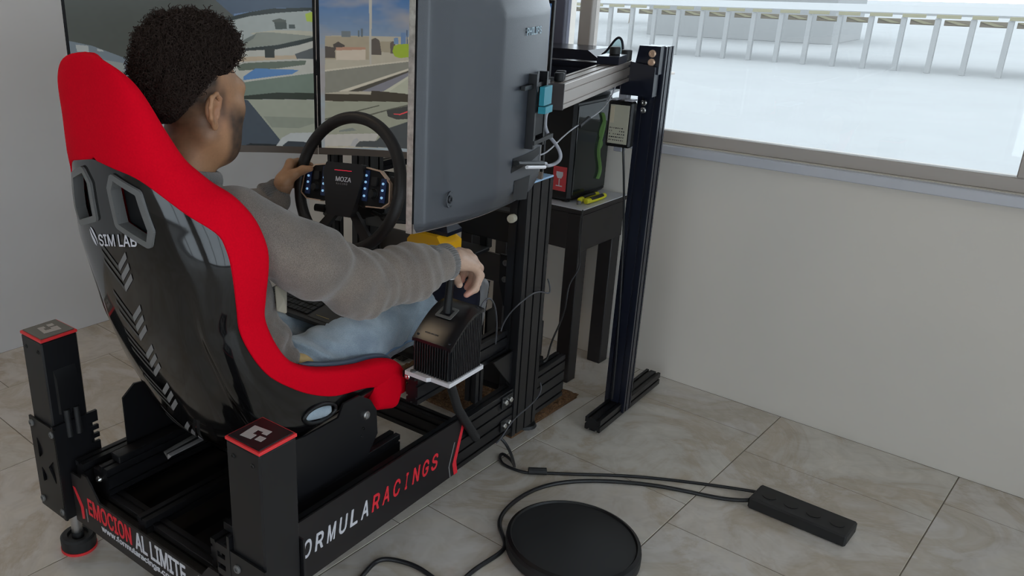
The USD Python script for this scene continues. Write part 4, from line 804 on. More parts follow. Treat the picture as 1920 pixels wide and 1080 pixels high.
sk += [(np.stack([np.stack([gx[i], gy[i], tz[i]], 1), np.stack([gx[i], gy[i], tz[i] - .009], 1)], 1).reshape(-1, 3), grid_faces(9, 2, i == 0)) for i in (0, -1)]
hd = SH.add('hood', cat((top, grid_faces(26, 9, True)), *sk), 'hood', smooth=35, label='curved black hood')
for i in range(17):
    y = y0 + .010 + i * (y1 - y0 - .020) / 16
    SH.add('fin', bx((x1 - .008, y - .0022, .563), (x1 + .001, y + .0022, topz(y) - .004), .0008), 'black'); SH.add('fin', bx((x0 - .001, y - .0022, .563), (x0 + .008, y + .0022, topz(y) - .004), .0008), 'black')
for i in range(14):
    x = x0 + .008 + i * (x1 - x0 - .016) / 13
    SH.add('fin', bx((x - .0022, y0 - .001, .563), (x + .0022, y0 + .008, float(topz(y0)) - .004), .0008), 'black')
    SH.add('fin', bx((x - .0022, y1 - .008, .563), (x + .0022, y1 + .001, float(topz(y1)) - .006), .0008), 'black')
SH.add('base_plate', ext(Polygon([(x0 - .012, y0 - .016), (x0 + .062, y0 - .016), (x0 + .070, y0 - .006), (x1 + .004, y0 - .006), (x1 + .004, y1 + .004), (x0 - .012, y1 + .004)]), .012, (0, 0, .550)), 'white_plate', label='white base plate')
SH.add('gate', ext(sbox(-.022, -.019, .022, .019).buffer(.004).difference(sbox(-.017, -.014, .017, .014)), .003, (.352, .735, float(topz(.735)) + .0006), (1, 0, 0), unit((0, 1, .35))), 'bezel', hd, label='grey gate frame')
SH.add('gate_well', ext(sbox(-.020, -.017, .020, .017), .0014, (.352, .735, float(topz(.735)) + .0004), (1, 0, 0), unit((0, 1, .35))), 'monitor_dark', hd)
s0, s1_ = V(.352, .735, .722), V(.3555, .742, .842)
SH.add('shaft', cyl(s0, s1_, .0125, .0095, 20), 'black_dark'); SH.add('collar', cyl(s0 + (s1_ - s0) * .80, s0 + (s1_ - s0) * .90, .0135, .0135, 20, .001), 'alu', label='silver collar')
SH.add('knob', lathe([(0, 0), (.012, 0), (.020, .010), (.024, .024), (.020, .036), (.010, .042), (0, .043)], s1_, s1_ - s0), 'black_dark')
SH.add('lettering', lettering('MOZA RACING', .0045, (1, 0, 0), (0, .93, .37), (.325, .672, float(topz(.672)) + .001), .0006), 'dim_print', hd, smooth=False)
for q in ((x0 + .012, y0 + .01), (x1 - .012, y0 + .01), (x1 - .014, y1 - .012)): SH.add('screw', cyl((*q, float(topz(q[1])) - .002), (*q, float(topz(q[1])) + .0012), .004, n=10), 'monitor_dark', hd)
SH.add('screw', cyl((x0 + .01, y0 - .008, .5625), (x0 + .01, y0 - .008, .566), .008, n=14), 'bezel')
SH.add('cable', tube(spline([(.40, .806, .70), (.41, .84, .745), (.405, .88, .72), (.37, .96, .62), (.345, 1.0, .535)], 40), .0024, 8), 'cable_dim', smooth=True)

# ---------------------------------------------------------------- pedals, keyboard
PD = Thing('pedal_set', 'dark pedal set in the foot well beyond the shifter', 'pedals', (0, 1.42, .25))
PD.add('base', bx((-.22, 1.20, .262), (.24, 1.50, .285), .003), 'black_matt')
for x in (-.13, .0, .20):
    ar = PD.add('arm', cat(bx((x - .012, 1.42, .286), (x + .012, 1.445, .50)), bx((x - .03, 1.44, .286), (x - .02, 1.50, .42)), bx((x + .02, 1.44, .286), (x + .03, 1.50, .42))), 'black')
    PD.add('pad', hull([(x - .035, 1.405, .42), (x + .035, 1.405, .42), (x - .035, 1.42, .42), (x + .035, 1.42, .42), (x - .035, 1.425, .54), (x + .035, 1.425, .54), (x - .035, 1.44, .54), (x + .035, 1.44, .54)]), 'black_matt', ar)
    PD.add('bolt', bolt((x, 1.418, .395), (0, -1, .1), .010, .006), 'chrome', ar)
PD.add('load_cell', cat(bx((.205, 1.27, .286), (.245, 1.40, .43)), cyl((.225, 1.26, .40), (.225, 1.41, .40), .022)), 'black_matt')
KB = Thing('keyboard', 'black wireless keyboard with a touchpad lying on the driver\'s lap', 'keyboard', (-.03, .56, .655))
kc, kx, ky = V(-.010, .600, .672), unit(V(.86, .50, -.02)), None
kx = unit(V(1.0, .03, -.02)); ky = unit(V(-.03, 1.0, .12)); ky = unit(ky - kx * (kx @ ky)); kz = np.cross(kx, ky)
def kp(a, b, c=0.): return kc + kx * a + ky * b + kz * c
KB.add('body', ext(sbox(-.20, -.07, .108, .085).buffer(-.01).buffer(.01), .012, kp(0, 0, 0), kx, ky), P('keyboard_black', (.022, .019, .018), .35))
for r in range(5):
    for c in range(13):
        a, b = -.190 + c * .0155, -.050 + r * .024
        KB.add('key', ext(sbox(a, b, a + .0138, b + .021).buffer(-.0015).buffer(.0015), .004, kp(0, 0, .0122), kx, ky), 'black_dark', smooth=False)
KB.add('touchpad', ext(sbox(.018, -.055, .098, .045).buffer(.002), .0015, kp(0, 0, .0122), kx, ky), P('touchpad', (.030, .026, .024), .3))
KB.add('line', ext(sbox(.035, -.040, .083, -.0385), .0008, kp(0, 0, .0138), kx, ky), 'gold', smooth=False, label='thin gold line')
for i in range(4): KB.add('indicator', ext(Point(.03 + i * .018, .066).buffer(.0018), .001, kp(0, 0, .0122), kx, ky), 'grey_print', smooth=False)

# ---------------------------------------------------------------- the driver: implicit surfaces turned into meshes
CUR_R = np.eye(3)
from scipy import sparse
class Field:
    def __init__(s): s.p = []
    def cone(s, a, b, ra, rb=None, k=.02, sub=False):
        s.p.append(('c', V(*a), V(*b), ra, ra if rb is None else rb, k, sub)); return s
    def chain(s, pts, rs, k=.02):
        for i in range(len(pts) - 1): s.cone(pts[i], pts[i + 1], rs[i], rs[i + 1], k)
        return s
    def ell(s, c, r, R=None, k=.02, sub=False):
        s.p.append(('e', V(*c), V(*r), CUR_R if R is None else np.asarray(R), max(r), k, sub)); return s
    def bounds(s):
        lo, hi = [], []
        for q in s.p:
            if q[0] == 'c': r = max(q[3], q[4]); lo += [np.minimum(q[1], q[2]) - r]; hi += [np.maximum(q[1], q[2]) + r]
            else: lo += [q[1] - q[4]]; hi += [q[1] + q[4]]
        return np.min(lo, 0), np.max(hi, 0)
    @staticmethod
    def d(q, P_):
        if q[0] == 'c':
            a, b, ra, rb = q[1:5]; ba = b - a; pa = P_ - a; h = np.clip(pa @ ba / max(ba @ ba, 1e-12), 0, 1)
            return np.linalg.norm(pa - h[:, None] * ba, axis=1) - (ra + (rb - ra) * h)
        c, r, R_ = q[1:4]; x = (P_ - c) @ R_; k0 = np.linalg.norm(x / r, axis=1); k1 = np.linalg.norm(x / r ** 2, axis=1)
        return k0 * (k0 - 1) / np.maximum(k1, 1e-9)
    def val(s, P_, idx=None):
        o = np.full(len(P_), 1e3)
        for i in (range(len(s.p)) if idx is None else idx):
            q = s.p[i]; e = s.d(q, P_); k = q[-2]
            if q[-1]: e = -e; h = np.maximum(k - np.abs(o - e), 0) / k; o = np.maximum(o, e) + h * h * k / 4
            else: h = np.maximum(k - np.abs(o - e), 0) / k; o = np.minimum(o, e) - h * h * k / 4
        return o
def surface(F_, cell, disp=None, margin=.02, cut=None, smooth_it=2):
    """naive surface nets on a grid that is only evaluated near the surface"""
    lo, hi = F_.bounds(); lo, hi = lo - margin, hi + margin; Bn = 14
    nb = np.ceil((hi - lo) / cell / Bn).astype(int); n = nb * Bn
    g = np.full(n, 1.0, np.float32)
    off = np.stack(np.meshgrid(*[np.arange(Bn)] * 3, indexing='ij'), -1).reshape(-1, 3) * cell
    ctr = lo + (np.stack(np.meshgrid(*[np.arange(k) for k in nb], indexing='ij'), -1).reshape(-1, 3) + .5) * Bn * cell
    D = np.stack([Field.d(q, ctr) for q in F_.p]); rad = Bn * cell * .87
    ks = np.array([q[-2] for q in F_.p])
    adds = np.array([not q[-1] for q in F_.p])
    base = F_.val(ctr)
    for b in range(len(ctr)):
        i = np.unravel_index(b, nb); sl = tuple(slice(k * Bn, k * Bn + Bn) for k in i)
        if abs(base[b]) > rad * 1.25 + .035: g[sl] = np.sign(base[b]); continue
        near = np.nonzero(D[:, b] < D[adds, b].min() + 2 * rad + .06)[0]
        P_ = lo + np.array(i) * Bn * cell + off; o = F_.val(P_, near)
        if disp is not None: o = o + disp(P_)
        if cut is not None: o = np.maximum(o, cut(P_))
        g[sl] = o.reshape(Bn, Bn, Bn)
    inside = g < 0
    c8 = [inside[dx:n[0] - 1 + dx, dy:n[1] - 1 + dy, dz:n[2] - 1 + dz] for dx in (0, 1) for dy in (0, 1) for dz in (0, 1)]
    s_ = np.zeros(c8[0].shape, np.uint8)
    for c in c8: s_ += c
    act = (s_ > 0) & (s_ < 8); I = np.stack(np.nonzero(act), 1); idx = np.full(act.shape, -1, np.int64); idx[act] = np.arange(len(I))
    acc = np.zeros((len(I), 3)); cnt = np.zeros(len(I))
    for ax in range(3):
        e = np.eye(3, dtype=int)[ax]
        for u in (0, 1):
            for v in (0, 1):
                o1 = np.zeros(3, int); oth = [a for a in range(3) if a != ax]; o1[oth[0]], o1[oth[1]] = u, v
                p0 = I + o1; p1 = p0 + e; a = g[tuple(p0.T)]; b = g[tuple(p1.T)]; m = (a < 0) != (b < 0)
                t = np.where(m, a / np.where(m, a - b, 1), 0)
                acc[m] += (o1 + t[m, None] * e); cnt[m] += 1
    vv = lo + (I + acc / cnt[:, None]) * cell
    faces = []
    for ax in range(3):
        o1, o2 = [a for a in range(3) if a != ax]
        sl0 = [slice(1, -1)] * 3; A = inside[tuple(slice(1, n[k] - 1) for k in range(3))]
        e = np.eye(3, dtype=int)[ax]; Bq = inside[tuple(slice(1 + e[k], n[k] - 1 + e[k]) for k in range(3))]
        for flip in (0, 1):
            m = (A & ~Bq) if not flip else (~A & Bq)
            p = np.stack(np.nonzero(m), 1) + 1
            if not len(p): continue
            d1, d2 = np.eye(3, dtype=int)[o1], np.eye(3, dtype=int)[o2]
            q = [idx[tuple((p - d1 * a - d2 * b).T)] for a, b in ((1, 1), (0, 1), (0, 0), (1, 0))]
            if (ax == 1) ^ bool(flip): q = q[::-1]
            q = np.stack(q, 1); faces += [q[:, [0, 1, 2]], q[:, [0, 2, 3]]]
    f = np.vstack(faces); f = f[(f >= 0).all(1)]
    m = trimesh.Trimesh(vv, f, process=False)
    if smooth_it:
        e = m.edges_unique; nv_ = len(vv); w = sparse.coo_matrix((np.ones(2 * len(e)), (np.r_[e[:, 0], e[:, 1]], np.r_[e[:, 1], e[:, 0]])), (nv_, nv_)).tocsr()
        w = sparse.diags(1 / np.maximum(np.asarray(w.sum(1)).ravel(), 1)) @ w
        for _ in range(smooth_it): vv = vv + .5 * (w @ vv - vv); vv = vv - .3 * (w @ vv - vv)
    return vv, f

# joints, in the rig's frame
HC = V(.035, .185, 1.305)                                  # the head, at ear height
HTURN = math.radians(4)
HROT = np.array([[math.cos(HTURN), -math.sin(HTURN), 0], [math.sin(HTURN), math.cos(HTURN), 0], [0, 0, 1]])
HSC = V(1.06, 1.06, 1.08)
def hp(x, y, z): return HC + HROT @ (V(x, y, z) * HSC)
def hl(p): return ((p - HC) @ HROT) / HSC
SHR, ELR, WRR = V(.185, .165, 1.065), V(.300, .435, .866), V(.356, .722, .872)
SHL, ELL, WRL = V(-.185, .165, 1.065), V(-.315, .43, .865), V(-.226, .672, .968)
HIPR, KNR, ANR = V(.095, .285, .575), V(.105, .905, .595), V(.085, 1.165, .405)
HIPL, KNL, ANL = V(-.095, .285, .575), V(-.115, .905, .600), V(-.12, 1.30, .345)
BODY = Field()
# trunk (under the clothes)
BODY.chain([(0, .20, .60), (0, .145, .75), (0, .120, .92), (0, .13, 1.04)], [.12, .108, .115, .105], .06).cone((-.12, .145, 1.05), (.12, .145, 1.05), .058, k=.06)
for a, b, c in ((HIPR, KNR, ANR), (HIPL, KNL, ANL)): BODY.chain([a, b, c], [.080, .056, .040], .03)
for a, b, c in ((SHR, ELR, WRR), (SHL, ELL, WRL)): BODY.chain([a, b, c], [.052, .042, .027], .03)
# neck and head
BODY.chain([(.01, .135, 1.08), (.028, .165, 1.20)], [.066, .060], .05)
CUR_R = HROT
def hairline(P_):
    q = hl(P_); return np.interp(q[:, 1], [-.13, -.088, -.060, -.030, .0, .030, .065, .12], [-.035, -.022, .020, .055, .066, .068, .088, .105]) - q[:, 2]
BODY.ell(hp(0, -.012, .055), (.079, .103, .092), k=.03)                      # skull
BODY.ell(hp(0, .028, .0), (.068, .080, .10), k=.04)                          # face block
BODY.chain([hp(-.050, -.012, -.052), hp(-.030, .042, -.090), hp(.030, .042, -.090), hp(.050, -.012, -.052)], [.022, .021, .021, .022], .05)   # jaw line
BODY.ell(hp(0, .060, -.100), (.024, .018, .016), k=.03)                     # chin
BODY.cone(hp(0, .100, .025), hp(0, .124, -.018), .010, .013, .016).ell(hp(0, .121, -.022), (.016, .012, .010), k=.012)                    # nose
BODY.cone(hp(-.042, .088, .033), hp(.042, .088, .033), .014, .014, .03)      # brow
for sg in (-1, 1):
    BODY.ell(hp(sg * .045, .066, -.008), (.024, .024, .022), k=.03).ell(hp(sg * .040, .040, -.045), (.030, .034, .046), k=.04)          # cheek
    BODY.ell(hp(sg * .032, .108, .014), (.018, .014, .011), k=.012, sub=True)
    BODY.ell(hp(sg * .032, .0925, .013), (.0125, .0125, .0120), k=.004)      # eyeball
    BODY.cone(hp(sg * .020, .1015, .020), hp(sg * .044, .098, .020), .004, .004, .006)
    # ear: bowl, rim, lobe
    e = lambda y, z, o=0.: hp(sg * (.0765 + o), y * 1.05 - .026, z * 1.08)
    BODY.ell(e(-.002, .002, .004), (.010, .019, .030), k=.012)
    BODY.ell(e(.004, -.002, .016), (.013, .012, .019), k=.003, sub=True)
    BODY.chain([e(.016, .006, .007), e(.015, .022, .011), e(.003, .033, .014), e(-.013, .028, .018), e(-.019, .010, .019), e(-.016, -.010, .016), e(-.006, -.022, .010)], [.0042, .0045, .005, .0052, .0052, .005, .005], .004)
    BODY.ell(e(.001, -.027, .006), (.006, .009, .011), k=.006)
    BODY.cone(e(.012, -.002, .006), e(.010, -.010, .006), .004, .004, .005)
BODY.cone(hp(-.018, .097, -.053), hp(.018, .097, -.053), .007, .007, .008).cone(hp(-.016, .095, -.066), hp(.016, .095, -.066), .008, .008, .008)      # lips
CUR_R = np.eye(3)
# right hand, palm down over the knob; fingers hang over its front and right side
PR = V(.366, .792, .866)
BODY.chain([WRR, V(.360, .752, .872)], [.027, .029], .015)
HO = V(0, -.034, .004)
kn = [q + HO for q in (V(.336, .838, .868), V(.358, .844, .866), V(.379, .838, .858), V(.398, .824, .844))]
for q in kn: BODY.cone((.360 + (q[0] - .366) * .55, .742, .869), q, .0195, .0135, .016)
fr_ = [[(.338, .862, .842), (.342, .856, .806), (.346, .836, .788)], [(.362, .872, .838), (.366, .866, .796), (.366, .838, .774)], [(.386, .862, .828), (.388, .852, .786), (.382, .822, .766)], [(.404, .842, .816), (.402, .824, .782), (.392, .798, .770)]]
fr_ = [[tuple(V(*p) + HO) for p in c] for c in fr_]
for q, c, r in zip(kn, fr_, (.0112, .0115, .0112, .0102)): BODY.chain([q, *c], [r * 1.18, r * 1.08, r * .98, r * .82], .006)
BODY.chain([(.345, .745, .862), (.336, .758, .838), (.352, .768, .812), (.372, .758, .800)], [.016, .0135, .0115, .0098], .009)   # thumb round the knob
# left hand closed round the rim
GL = wp(-.187, .006)
t_, o_ = Wy, -Wx                                            # along the rim, outward
def gl(a, b, c): return GL + t_ * a + o_ * b + W3_ * c
BODY.chain([WRL, gl(-.020, .022, .046)], [.027, .028], .015)
kL = [gl(.036, .020, .030), gl(.014, .030, .024), gl(-.008, .032, .022), gl(-.028, .028, .022)]
for q in kL: BODY.cone(gl(-.026, .016, .050), q, .018, .0135, .016)
for i, (a, r) in enumerate(((.040, .0104), (.016, .0108), (-.007, .0104), (-.029, .0092))):
    BODY.chain([kL[i], gl(a + .003, .030, -.012), gl(a, .008, -.028), gl(a - .003, -.017, -.020)], [r * 1.15, r * 1.06, r, r * .84], .006)
BODY.chain([gl(-.022, .008, .052), gl(.004, -.012, .042), gl(.020, -.034, .030), gl(.026, -.058, .024)], [.017, .0145, .0118, .0095], .010)   # thumb over the spoke
bv, bf = surface(BODY, .0034, smooth_it=2)
# skin tones: warm brown; redder hands, a shaved beard, the faded sides of the head
base_ = np.tile(V(.40, .205, .105), (len(bv), 1)); L_ = hl(bv)
def mixc(w, c):
    global base_
    w = np.clip(w, 0, 1)[:, None]; base_ = base_ * (1 - w) + np.array(c) * w
nz = meshkit.fbm(bv * 55, 3, 4)
hd = bv[:, 2] > 1.14
mixc(.30 * (bv[:, 2] < 1.0), (.52, .32, .22))
mixc((bv[:, 2] < 1.0) * (bv[:, 0] > .2) * .75, (.56, .38, .29))
for c in [x[-1] for x in fr_]: mixc(np.exp(-((bv - V(*c)) ** 2).sum(1) / .016 ** 2) * .6, (.60, .20, .16))
mixc(hd * np.exp(-(((L_ - V(.08, 0, 0)) / V(.03, .03, .045)) ** 2).sum(1)) * .5, (.46, .20, .12))
beard = np.clip((.018 - L_[:, 2] - .55 * np.maximum(L_[:, 1] - .045, 0)) / .035, 0, 1) * np.clip((L_[:, 1] - .012) / .02, 0, 1) * np.clip((L_[:, 2] + .14) / .03, 0, 1) * (np.abs(L_[:, 0]) < .078) * (1 - np.exp(-((np.abs(L_[:, 0]) / .022) ** 2 + ((L_[:, 2] + .06) / .012) ** 2)))
mixc(hd * beard * (.62 + .5 * nz), (.045, .028, .021))
side = np.clip(np.exp(-((L_[:, 1] - .010) / .012) ** 2) * np.clip((.06 - L_[:, 2]) / .03, 0, 1) * np.clip((L_[:, 2] + .03) / .02, 0, 1), 0, 1) * (np.abs(L_[:, 0]) > .055)
mixc(hd * side * .7, (.05, .032, .024))
below = hairline(bv); fade = np.clip(1 - (below - .004) / .125, 0, 1) ** .6 * np.clip((.006 - L_[:, 1]) / .02 + .15 * (L_[:, 2] > .03), 0, 1)
ear_ = (np.abs(L_[:, 0]) > .076) & (np.abs(L_[:, 2]) < .048) & (np.abs(L_[:, 1] + .026) < .034)
fade[ear_] = 0
mixc(hd * fade * (.66 + .5 * nz), (.020, .013, .010))
PE = Thing('person', 'person in a grey-brown sweater and pale jeans, seated, one hand on the wheel', 'person', (0, .5, .30))
PE.add('body', (bv, bf), 'skin', smooth=True, tint=base_)
def behind(P_):
    """positive where the seat's padding is"""
    yb = np.interp(P_[:, 2], SEC[::-1, 1][3:], SEC[::-1, 0][3:])
    return np.maximum(yb + .057 - P_[:, 1], np.where(P_[:, 1] > .2, .478 - P_[:, 2], -1))
# sweater
def folds(P_, amp, sc, st=(1, 1, 1)): return amp * (meshkit.fbm(P_ * sc * V(*st), 3, 9) - .5)
SWT = Field()
SWT.chain([(0, .225, .655), (0, .180, .76), (0, .160, .92), (0, .150, 1.03)], [.150, .142, .140, .115], .07)
SWT.ell((.085, .205, .82), (.082, .12, .11), k=.06).ell((.095, .255, .715), (.080, .10, .07), k=.05)
SWT.ell((.075, .29, .665), (.085, .075, .060), k=.05).ell((-.06, .30, .66), (.09, .07, .055), k=.05).ell((.145, .235, .705), (.055, .085, .065), k=.04)
SWT.ell((.135, .285, .745), (.05, .06, .03), k=.02).ell((.14, .30, .672), (.055, .06, .038), k=.012)
SWT.cone((-.135, .15, 1.055), (.135, .15, 1.055), .072, k=.07).cone((0, .135, 1.10), (.014, .150, 1.145), .085, .070, .05)
SWT.chain([SHR, V(.262, .315, .955), ELR + V(0, 0, .004), V(.334, .59, .866), WRR - V(0, .035, 0)], [.080, .077, .069, .061, .047], .05)
SWT.cone((.285, .40, .892), (.332, .60, .880), .050, .050, .05)
SWT.chain([SHL, V(-.268, .315, .950), ELL, V(-.268, .56, .925), WRL - V(-.003, .02, .02)], [.080, .076, .066, .056, .046], .04)
ax_ = unit(WRR - ELR)
def sw_disp(P_):
    t = (P_ - ELR) @ ax_
    near = np.exp(-((P_[:, 0] - .33) / .10) ** 2)
    w = .0024 * np.sin(t * 150 + 7 * meshkit.noise(P_ * 9, 3) + (P_[:, 2] - .86) * 22) * np.clip((t + .06) / .05, 0, 1) * np.clip((.27 - t) / .05, 0, 1) * (P_[:, 0] > .2)
    u_ = unit(ELR - SHR); t2 = (P_ - SHR) @ u_
    w2 = .0045 * np.sin(t2 * 62 + 6 * meshkit.noise(P_ * 7, 4)) * np.clip((t2 - .16) / .1, 0, 1) * np.clip((.40 - t2) / .04, 0, 1) * (P_[:, 0] > .17)
    low = folds(P_, .022, 14, (1, 1, 1.8)) * np.clip((.84 - P_[:, 2]) / .1, 0, 1)
    return w + w2 + low + folds(P_, .012, 9) + folds(P_, .004, 30)
sv, sf = surface(SWT, .0052, sw_disp, cut=lambda P_: np.maximum(np.maximum(-(P_[:, 2] - .615), behind(P_)), np.where((P_[:, 0] ** 2 + (P_[:, 1] - .14) ** 2 < .02), P_[:, 2] - 1.150, -1)))
sweater = PE.add('sweater', (sv, sf), 'sweater', smooth=True, label='grey-brown wool sweater')
def ribbed(p0, p1, r0, r1, n=46, amp=.0022, rows=10, squash=None):
    p0, p1 = V(*p0), V(*p1); Rf = frame_z(p1 - p0, (0, 0, 1)); a = np.linspace(0, 2 * np.pi, n * 4, endpoint=False); g = []
    prof = [(-.05, .86)] + [(t, 1 + .04 * math.sin(t * 9)) for t in np.linspace(0, 1, rows)] + [(1.03, .93), (1.0, .80), (.8, .76)]
    for t, k in prof:
        r = (r0 + (r1 - r0) * np.clip(t, 0, 1)) * k + amp * np.cos(a * n) * (0 < t <= 1)
        g.append(p0 + (p1 - p0) * t + np.outer(np.cos(a) * r, Rf[:, 0]) + np.outer(np.sin(a) * r * (squash or 1), Rf[:, 1]))
    g = np.stack(g); g = np.concatenate([g, g[:, :1]], 1)
    return g.reshape(-1, 3), grid_faces(len(prof), n * 4 + 1, True)
PE.add('cuff', ribbed(WRR - ax_ * .062 + V(0, 0, .002), WRR + ax_ * .006, .050, .044), 'cuff', sweater, smooth=True, label='ribbed cuff')
axl = unit(gl(-.020, .022, .046) - WRL); PE.add('cuff', ribbed(WRL - unit(WRL - V(-.268, .56, .925)) * .05, WRL + unit(WRL - V(-.268, .56, .925)) * .005, .048, .042), 'cuff', sweater, smooth=True)
# ribbed collar
ca = np.linspace(0, 2 * np.pi, 140); cc = V(.020, .155, 1.150); col_ = []
for q in np.linspace(0, 2 * np.pi, 14):
    r = .071 + .011 * np.cos(q) + .0012 * np.cos(ca * 60) * (np.cos(q) > -.2); col_.append(np.stack([cc[0] + r * np.cos(ca), cc[1] + r * 1.02 * np.sin(ca), cc[2] - .018 * np.sin(ca) + .020 * np.sin(q) + 0 * ca], 1))
PE.add('collar', (np.stack(col_).reshape(-1, 3), grid_faces(14, 140)), 'cuff', sweater, smooth=True, label='ribbed collar')
# shirt showing at the waist, and the welt
PE.add('shirt', surface(Field().ell((.165, .340, .645), (.040, .050, .034), k=.01), .006, lambda P_: folds(P_, .016, 26), smooth_it=1), 'yellow_cloth', smooth=True, label='yellowish shirt hem')
PE.add('pocket_lining', hull(np.vstack([np.array(c) + .004 * trimesh.creation.icosphere(1).vertices for c in ((.150, .300, .868), (.150, .330, .846), (.156, .322, .798), (.158, .296, .812), (.166, .308, .835))])), 'cream', smooth=40, label='cream cloth at the side')
# jeans
JN = Field()
JN.ell((0, .25, .570), (.175, .15, .088), k=.06)
for h_, k_, a_ in ((HIPR, KNR, ANR), (HIPL, KNL, ANL)):
    m1 = (h_ + k_) / 2 + V(0, 0, -.006)
    JN.chain([h_, m1, k_, (k_ + a_) / 2 + V(0, -.01, -.01), a_ + V(0, -.03, .03)], [.104, .090, .070, .062, .058], .05)
def jn_disp(P_):
    w = .009 * np.sin((P_[:, 1] * .8 + P_[:, 2] * 1.4) * 85 + 8 * meshkit.noise(P_ * 8, 6)) * np.clip((.55 - P_[:, 1]) / .15, 0, 1)
    w2 = .006 * np.sin((P_[:, 1] - P_[:, 2]) * 75 + 8 * meshkit.noise(P_ * 7, 8)) * np.clip((P_[:, 1] - .62) / .2, 0, 1)
    return w + w2 + folds(P_, .014, 11) + folds(P_, .004, 34)
jv, jf = surface(JN, .006, jn_disp, cut=lambda P_: np.where(P_[:, 1] < .60, behind(P_), -1))
jeans = PE.add('jeans', (jv, jf), 'denim', smooth=True, label='pale blue jeans')
jt = trimesh.Trimesh(jv, jf, process=False); rng = np.random.RandomState(5)
from scipy.spatial import cKDTree
kd = cKDTree(jv); jn_ = np.array(jt.vertex_normals)
def on_jeans(pts, r=.0022):
    pts = spline(pts, 60); _, i = kd.query(pts, 6); q = jv[i].mean(1) + jn_[i].mean(1) * .001
    for _k in range(3): q[1:-1] = (q[:-2] + q[1:-1] + q[2:]) / 3
    return tube(q, r, 6)
PE.add('seam', on_jeans([(.215, .34, .60), (.205, .50, .575), (.185, .70, .565), (.172, .88, .56)], .003), 'denim_seam', jeans, smooth=True, label='darker blue side seam')
PE.add('seam', on_jeans([(.205, .345, .67), (.20, .42, .635), (.20, .47, .60)], .0025), 'denim_seam', jeans, smooth=True)
# shoes
for sg, a in ((1, ANR), (-1, ANL)):
    h, t = (a + V(0, .005, -.030), a + V(0, .105, .175)) if sg < 0 else (a + V(-.01, .0, -.030), a + V(.005, .055, .200))
    S1 = Field().chain([h, h + (t - h) * .45 + V(0, -.012, 0), t - (t - h) * .14], [.052, .056, .048], .04).cone(a, a + V(0, -.01, .035), .045, .045, .03)
    S1.ell(h + (t - h) * .7 + V(0, -.004, .0), (.048, .036, .06), frame_z(t - h, (1, 0, 0)), k=.03)
    shoe = PE.add('shoe', surface(S1, .005, smooth_it=1), 'navy', smooth=True, label='navy sports shoe')
    u_ = unit(t - h); nn = unit(np.cross(u_, V(1, 0, 0))); nn = nn if nn[1] > 0 else -nn; nn = unit(nn + V(.75, 0, 0)) if sg > 0 else nn; nn = unit(nn - u_ * (nn @ u_))
    S2 = Field().chain([h - u_ * .012 + nn * .044, h + u_ * .10 + nn * .044, t + nn * .040], [.028, .030, .026], .02)
    S2.chain([h - u_ * .012 + nn * .044 + V(.022, 0, 0), h + u_ * .13 + nn * .044 + V(.026, 0, 0), t + nn * .040 + V(.012, 0, 0)], [.022, .023, .020], .02).chain([h - u_ * .012 + nn * .044 - V(.022, 0, 0), h + u_ * .13 + nn * .044 - V(.026, 0, 0), t + nn * .040 - V(.012, 0, 0)], [.022, .023, .020], .02)
    PE.add('sole', surface(S2, .005, smooth_it=1, cut=lambda P_, h=h, nn=nn: np.abs((P_ - h) @ nn - .050) - .016), 'shoe_white', shoe, smooth=True, label='white sole')
# hair: a lumpy mass and loose curls
HR_ = Field()
CUR_R = HROT
HR_.ell(hp(0, -.030, .005), (.0745, .0855, .105), k=.03)
HR_.ell(hp(0, -.016, .092), (.088, .112, .085), k=.03).ell(hp(0, .045, .118), (.070, .055, .052), k=.03).ell(hp(0, -.055, .055), (.083, .078, .072), k=.03).ell(hp(0, -.03, .135), (.066, .080, .045), k=.03)
hv, hf = surface(HR_, .0042, lambda P_: (.022 * (meshkit.fbm(P_ * 46, 3, 2) - .5) - .006 * meshkit.noise(P_ * 150, 3)) * np.clip((P_[:, 2] - HC[2] + .02) / .08, .12, 1) + .010 * np.clip(1 + hairline(P_) / .045, 0, 1) * (hl(P_)[:, 1] < .0), cut=hairline, smooth_it=0)
CUR_R = np.eye(3)
hair = PE.add('hair', (hv, hf), 'hair', smooth=True, label='short curly dark hair')
hm = trimesh.Trimesh(hv, hf, process=False); hn = np.array(hm.vertex_normals)
hz_ = hl(hv)[:, 2]; cand = np.nonzero((hz_ > .0) & (hairline(hv) < -.006))[0]; pick = rng.choice(cand, 5600, replace=False)
pts, cnts, wid = [], [], []
for i in pick:
    p, nrm = hv[i], unit(hn[i] + rng.randn(3) * .35); u = frame_z(nrm, rng.randn(3)); L1 = (.006 + .020 * rng.rand() ** 2) * float(np.clip(.25 + hz_[i] / .09, .25, 1)); turns = 1.1 + rng.rand() * 1.1; r = .0022 + .0026 * rng.rand(); ph = rng.rand() * 6.28
    t = np.linspace(0, 1, 11); e = np.minimum(t * 4, 1)
    q = p - nrm * .003 + np.outer(t * L1, nrm) + r * (np.outer(e * np.cos(ph + t * turns * 6.28), u[:, 0]) + np.outer(e * np.sin(ph + t * turns * 6.28), u[:, 1]))
    pts.append(q - PE.base); cnts.append(11); wid.append(np.linspace(.0022, .0011, 11))
bc = UsdGeom.BasisCurves.Define(stage, hair + '/curls')
bc.CreateTypeAttr('linear'); bc.CreatePointsAttr(Vt.Vec3fArray.FromNumpy(np.vstack(pts).astype(np.float32))); bc.CreateCurveVertexCountsAttr(Vt.IntArray(cnts))
bc.CreateWidthsAttr(Vt.FloatArray.FromNumpy(np.concatenate(wid).astype(np.float32))); bc.SetWidthsInterpolation('vertex')
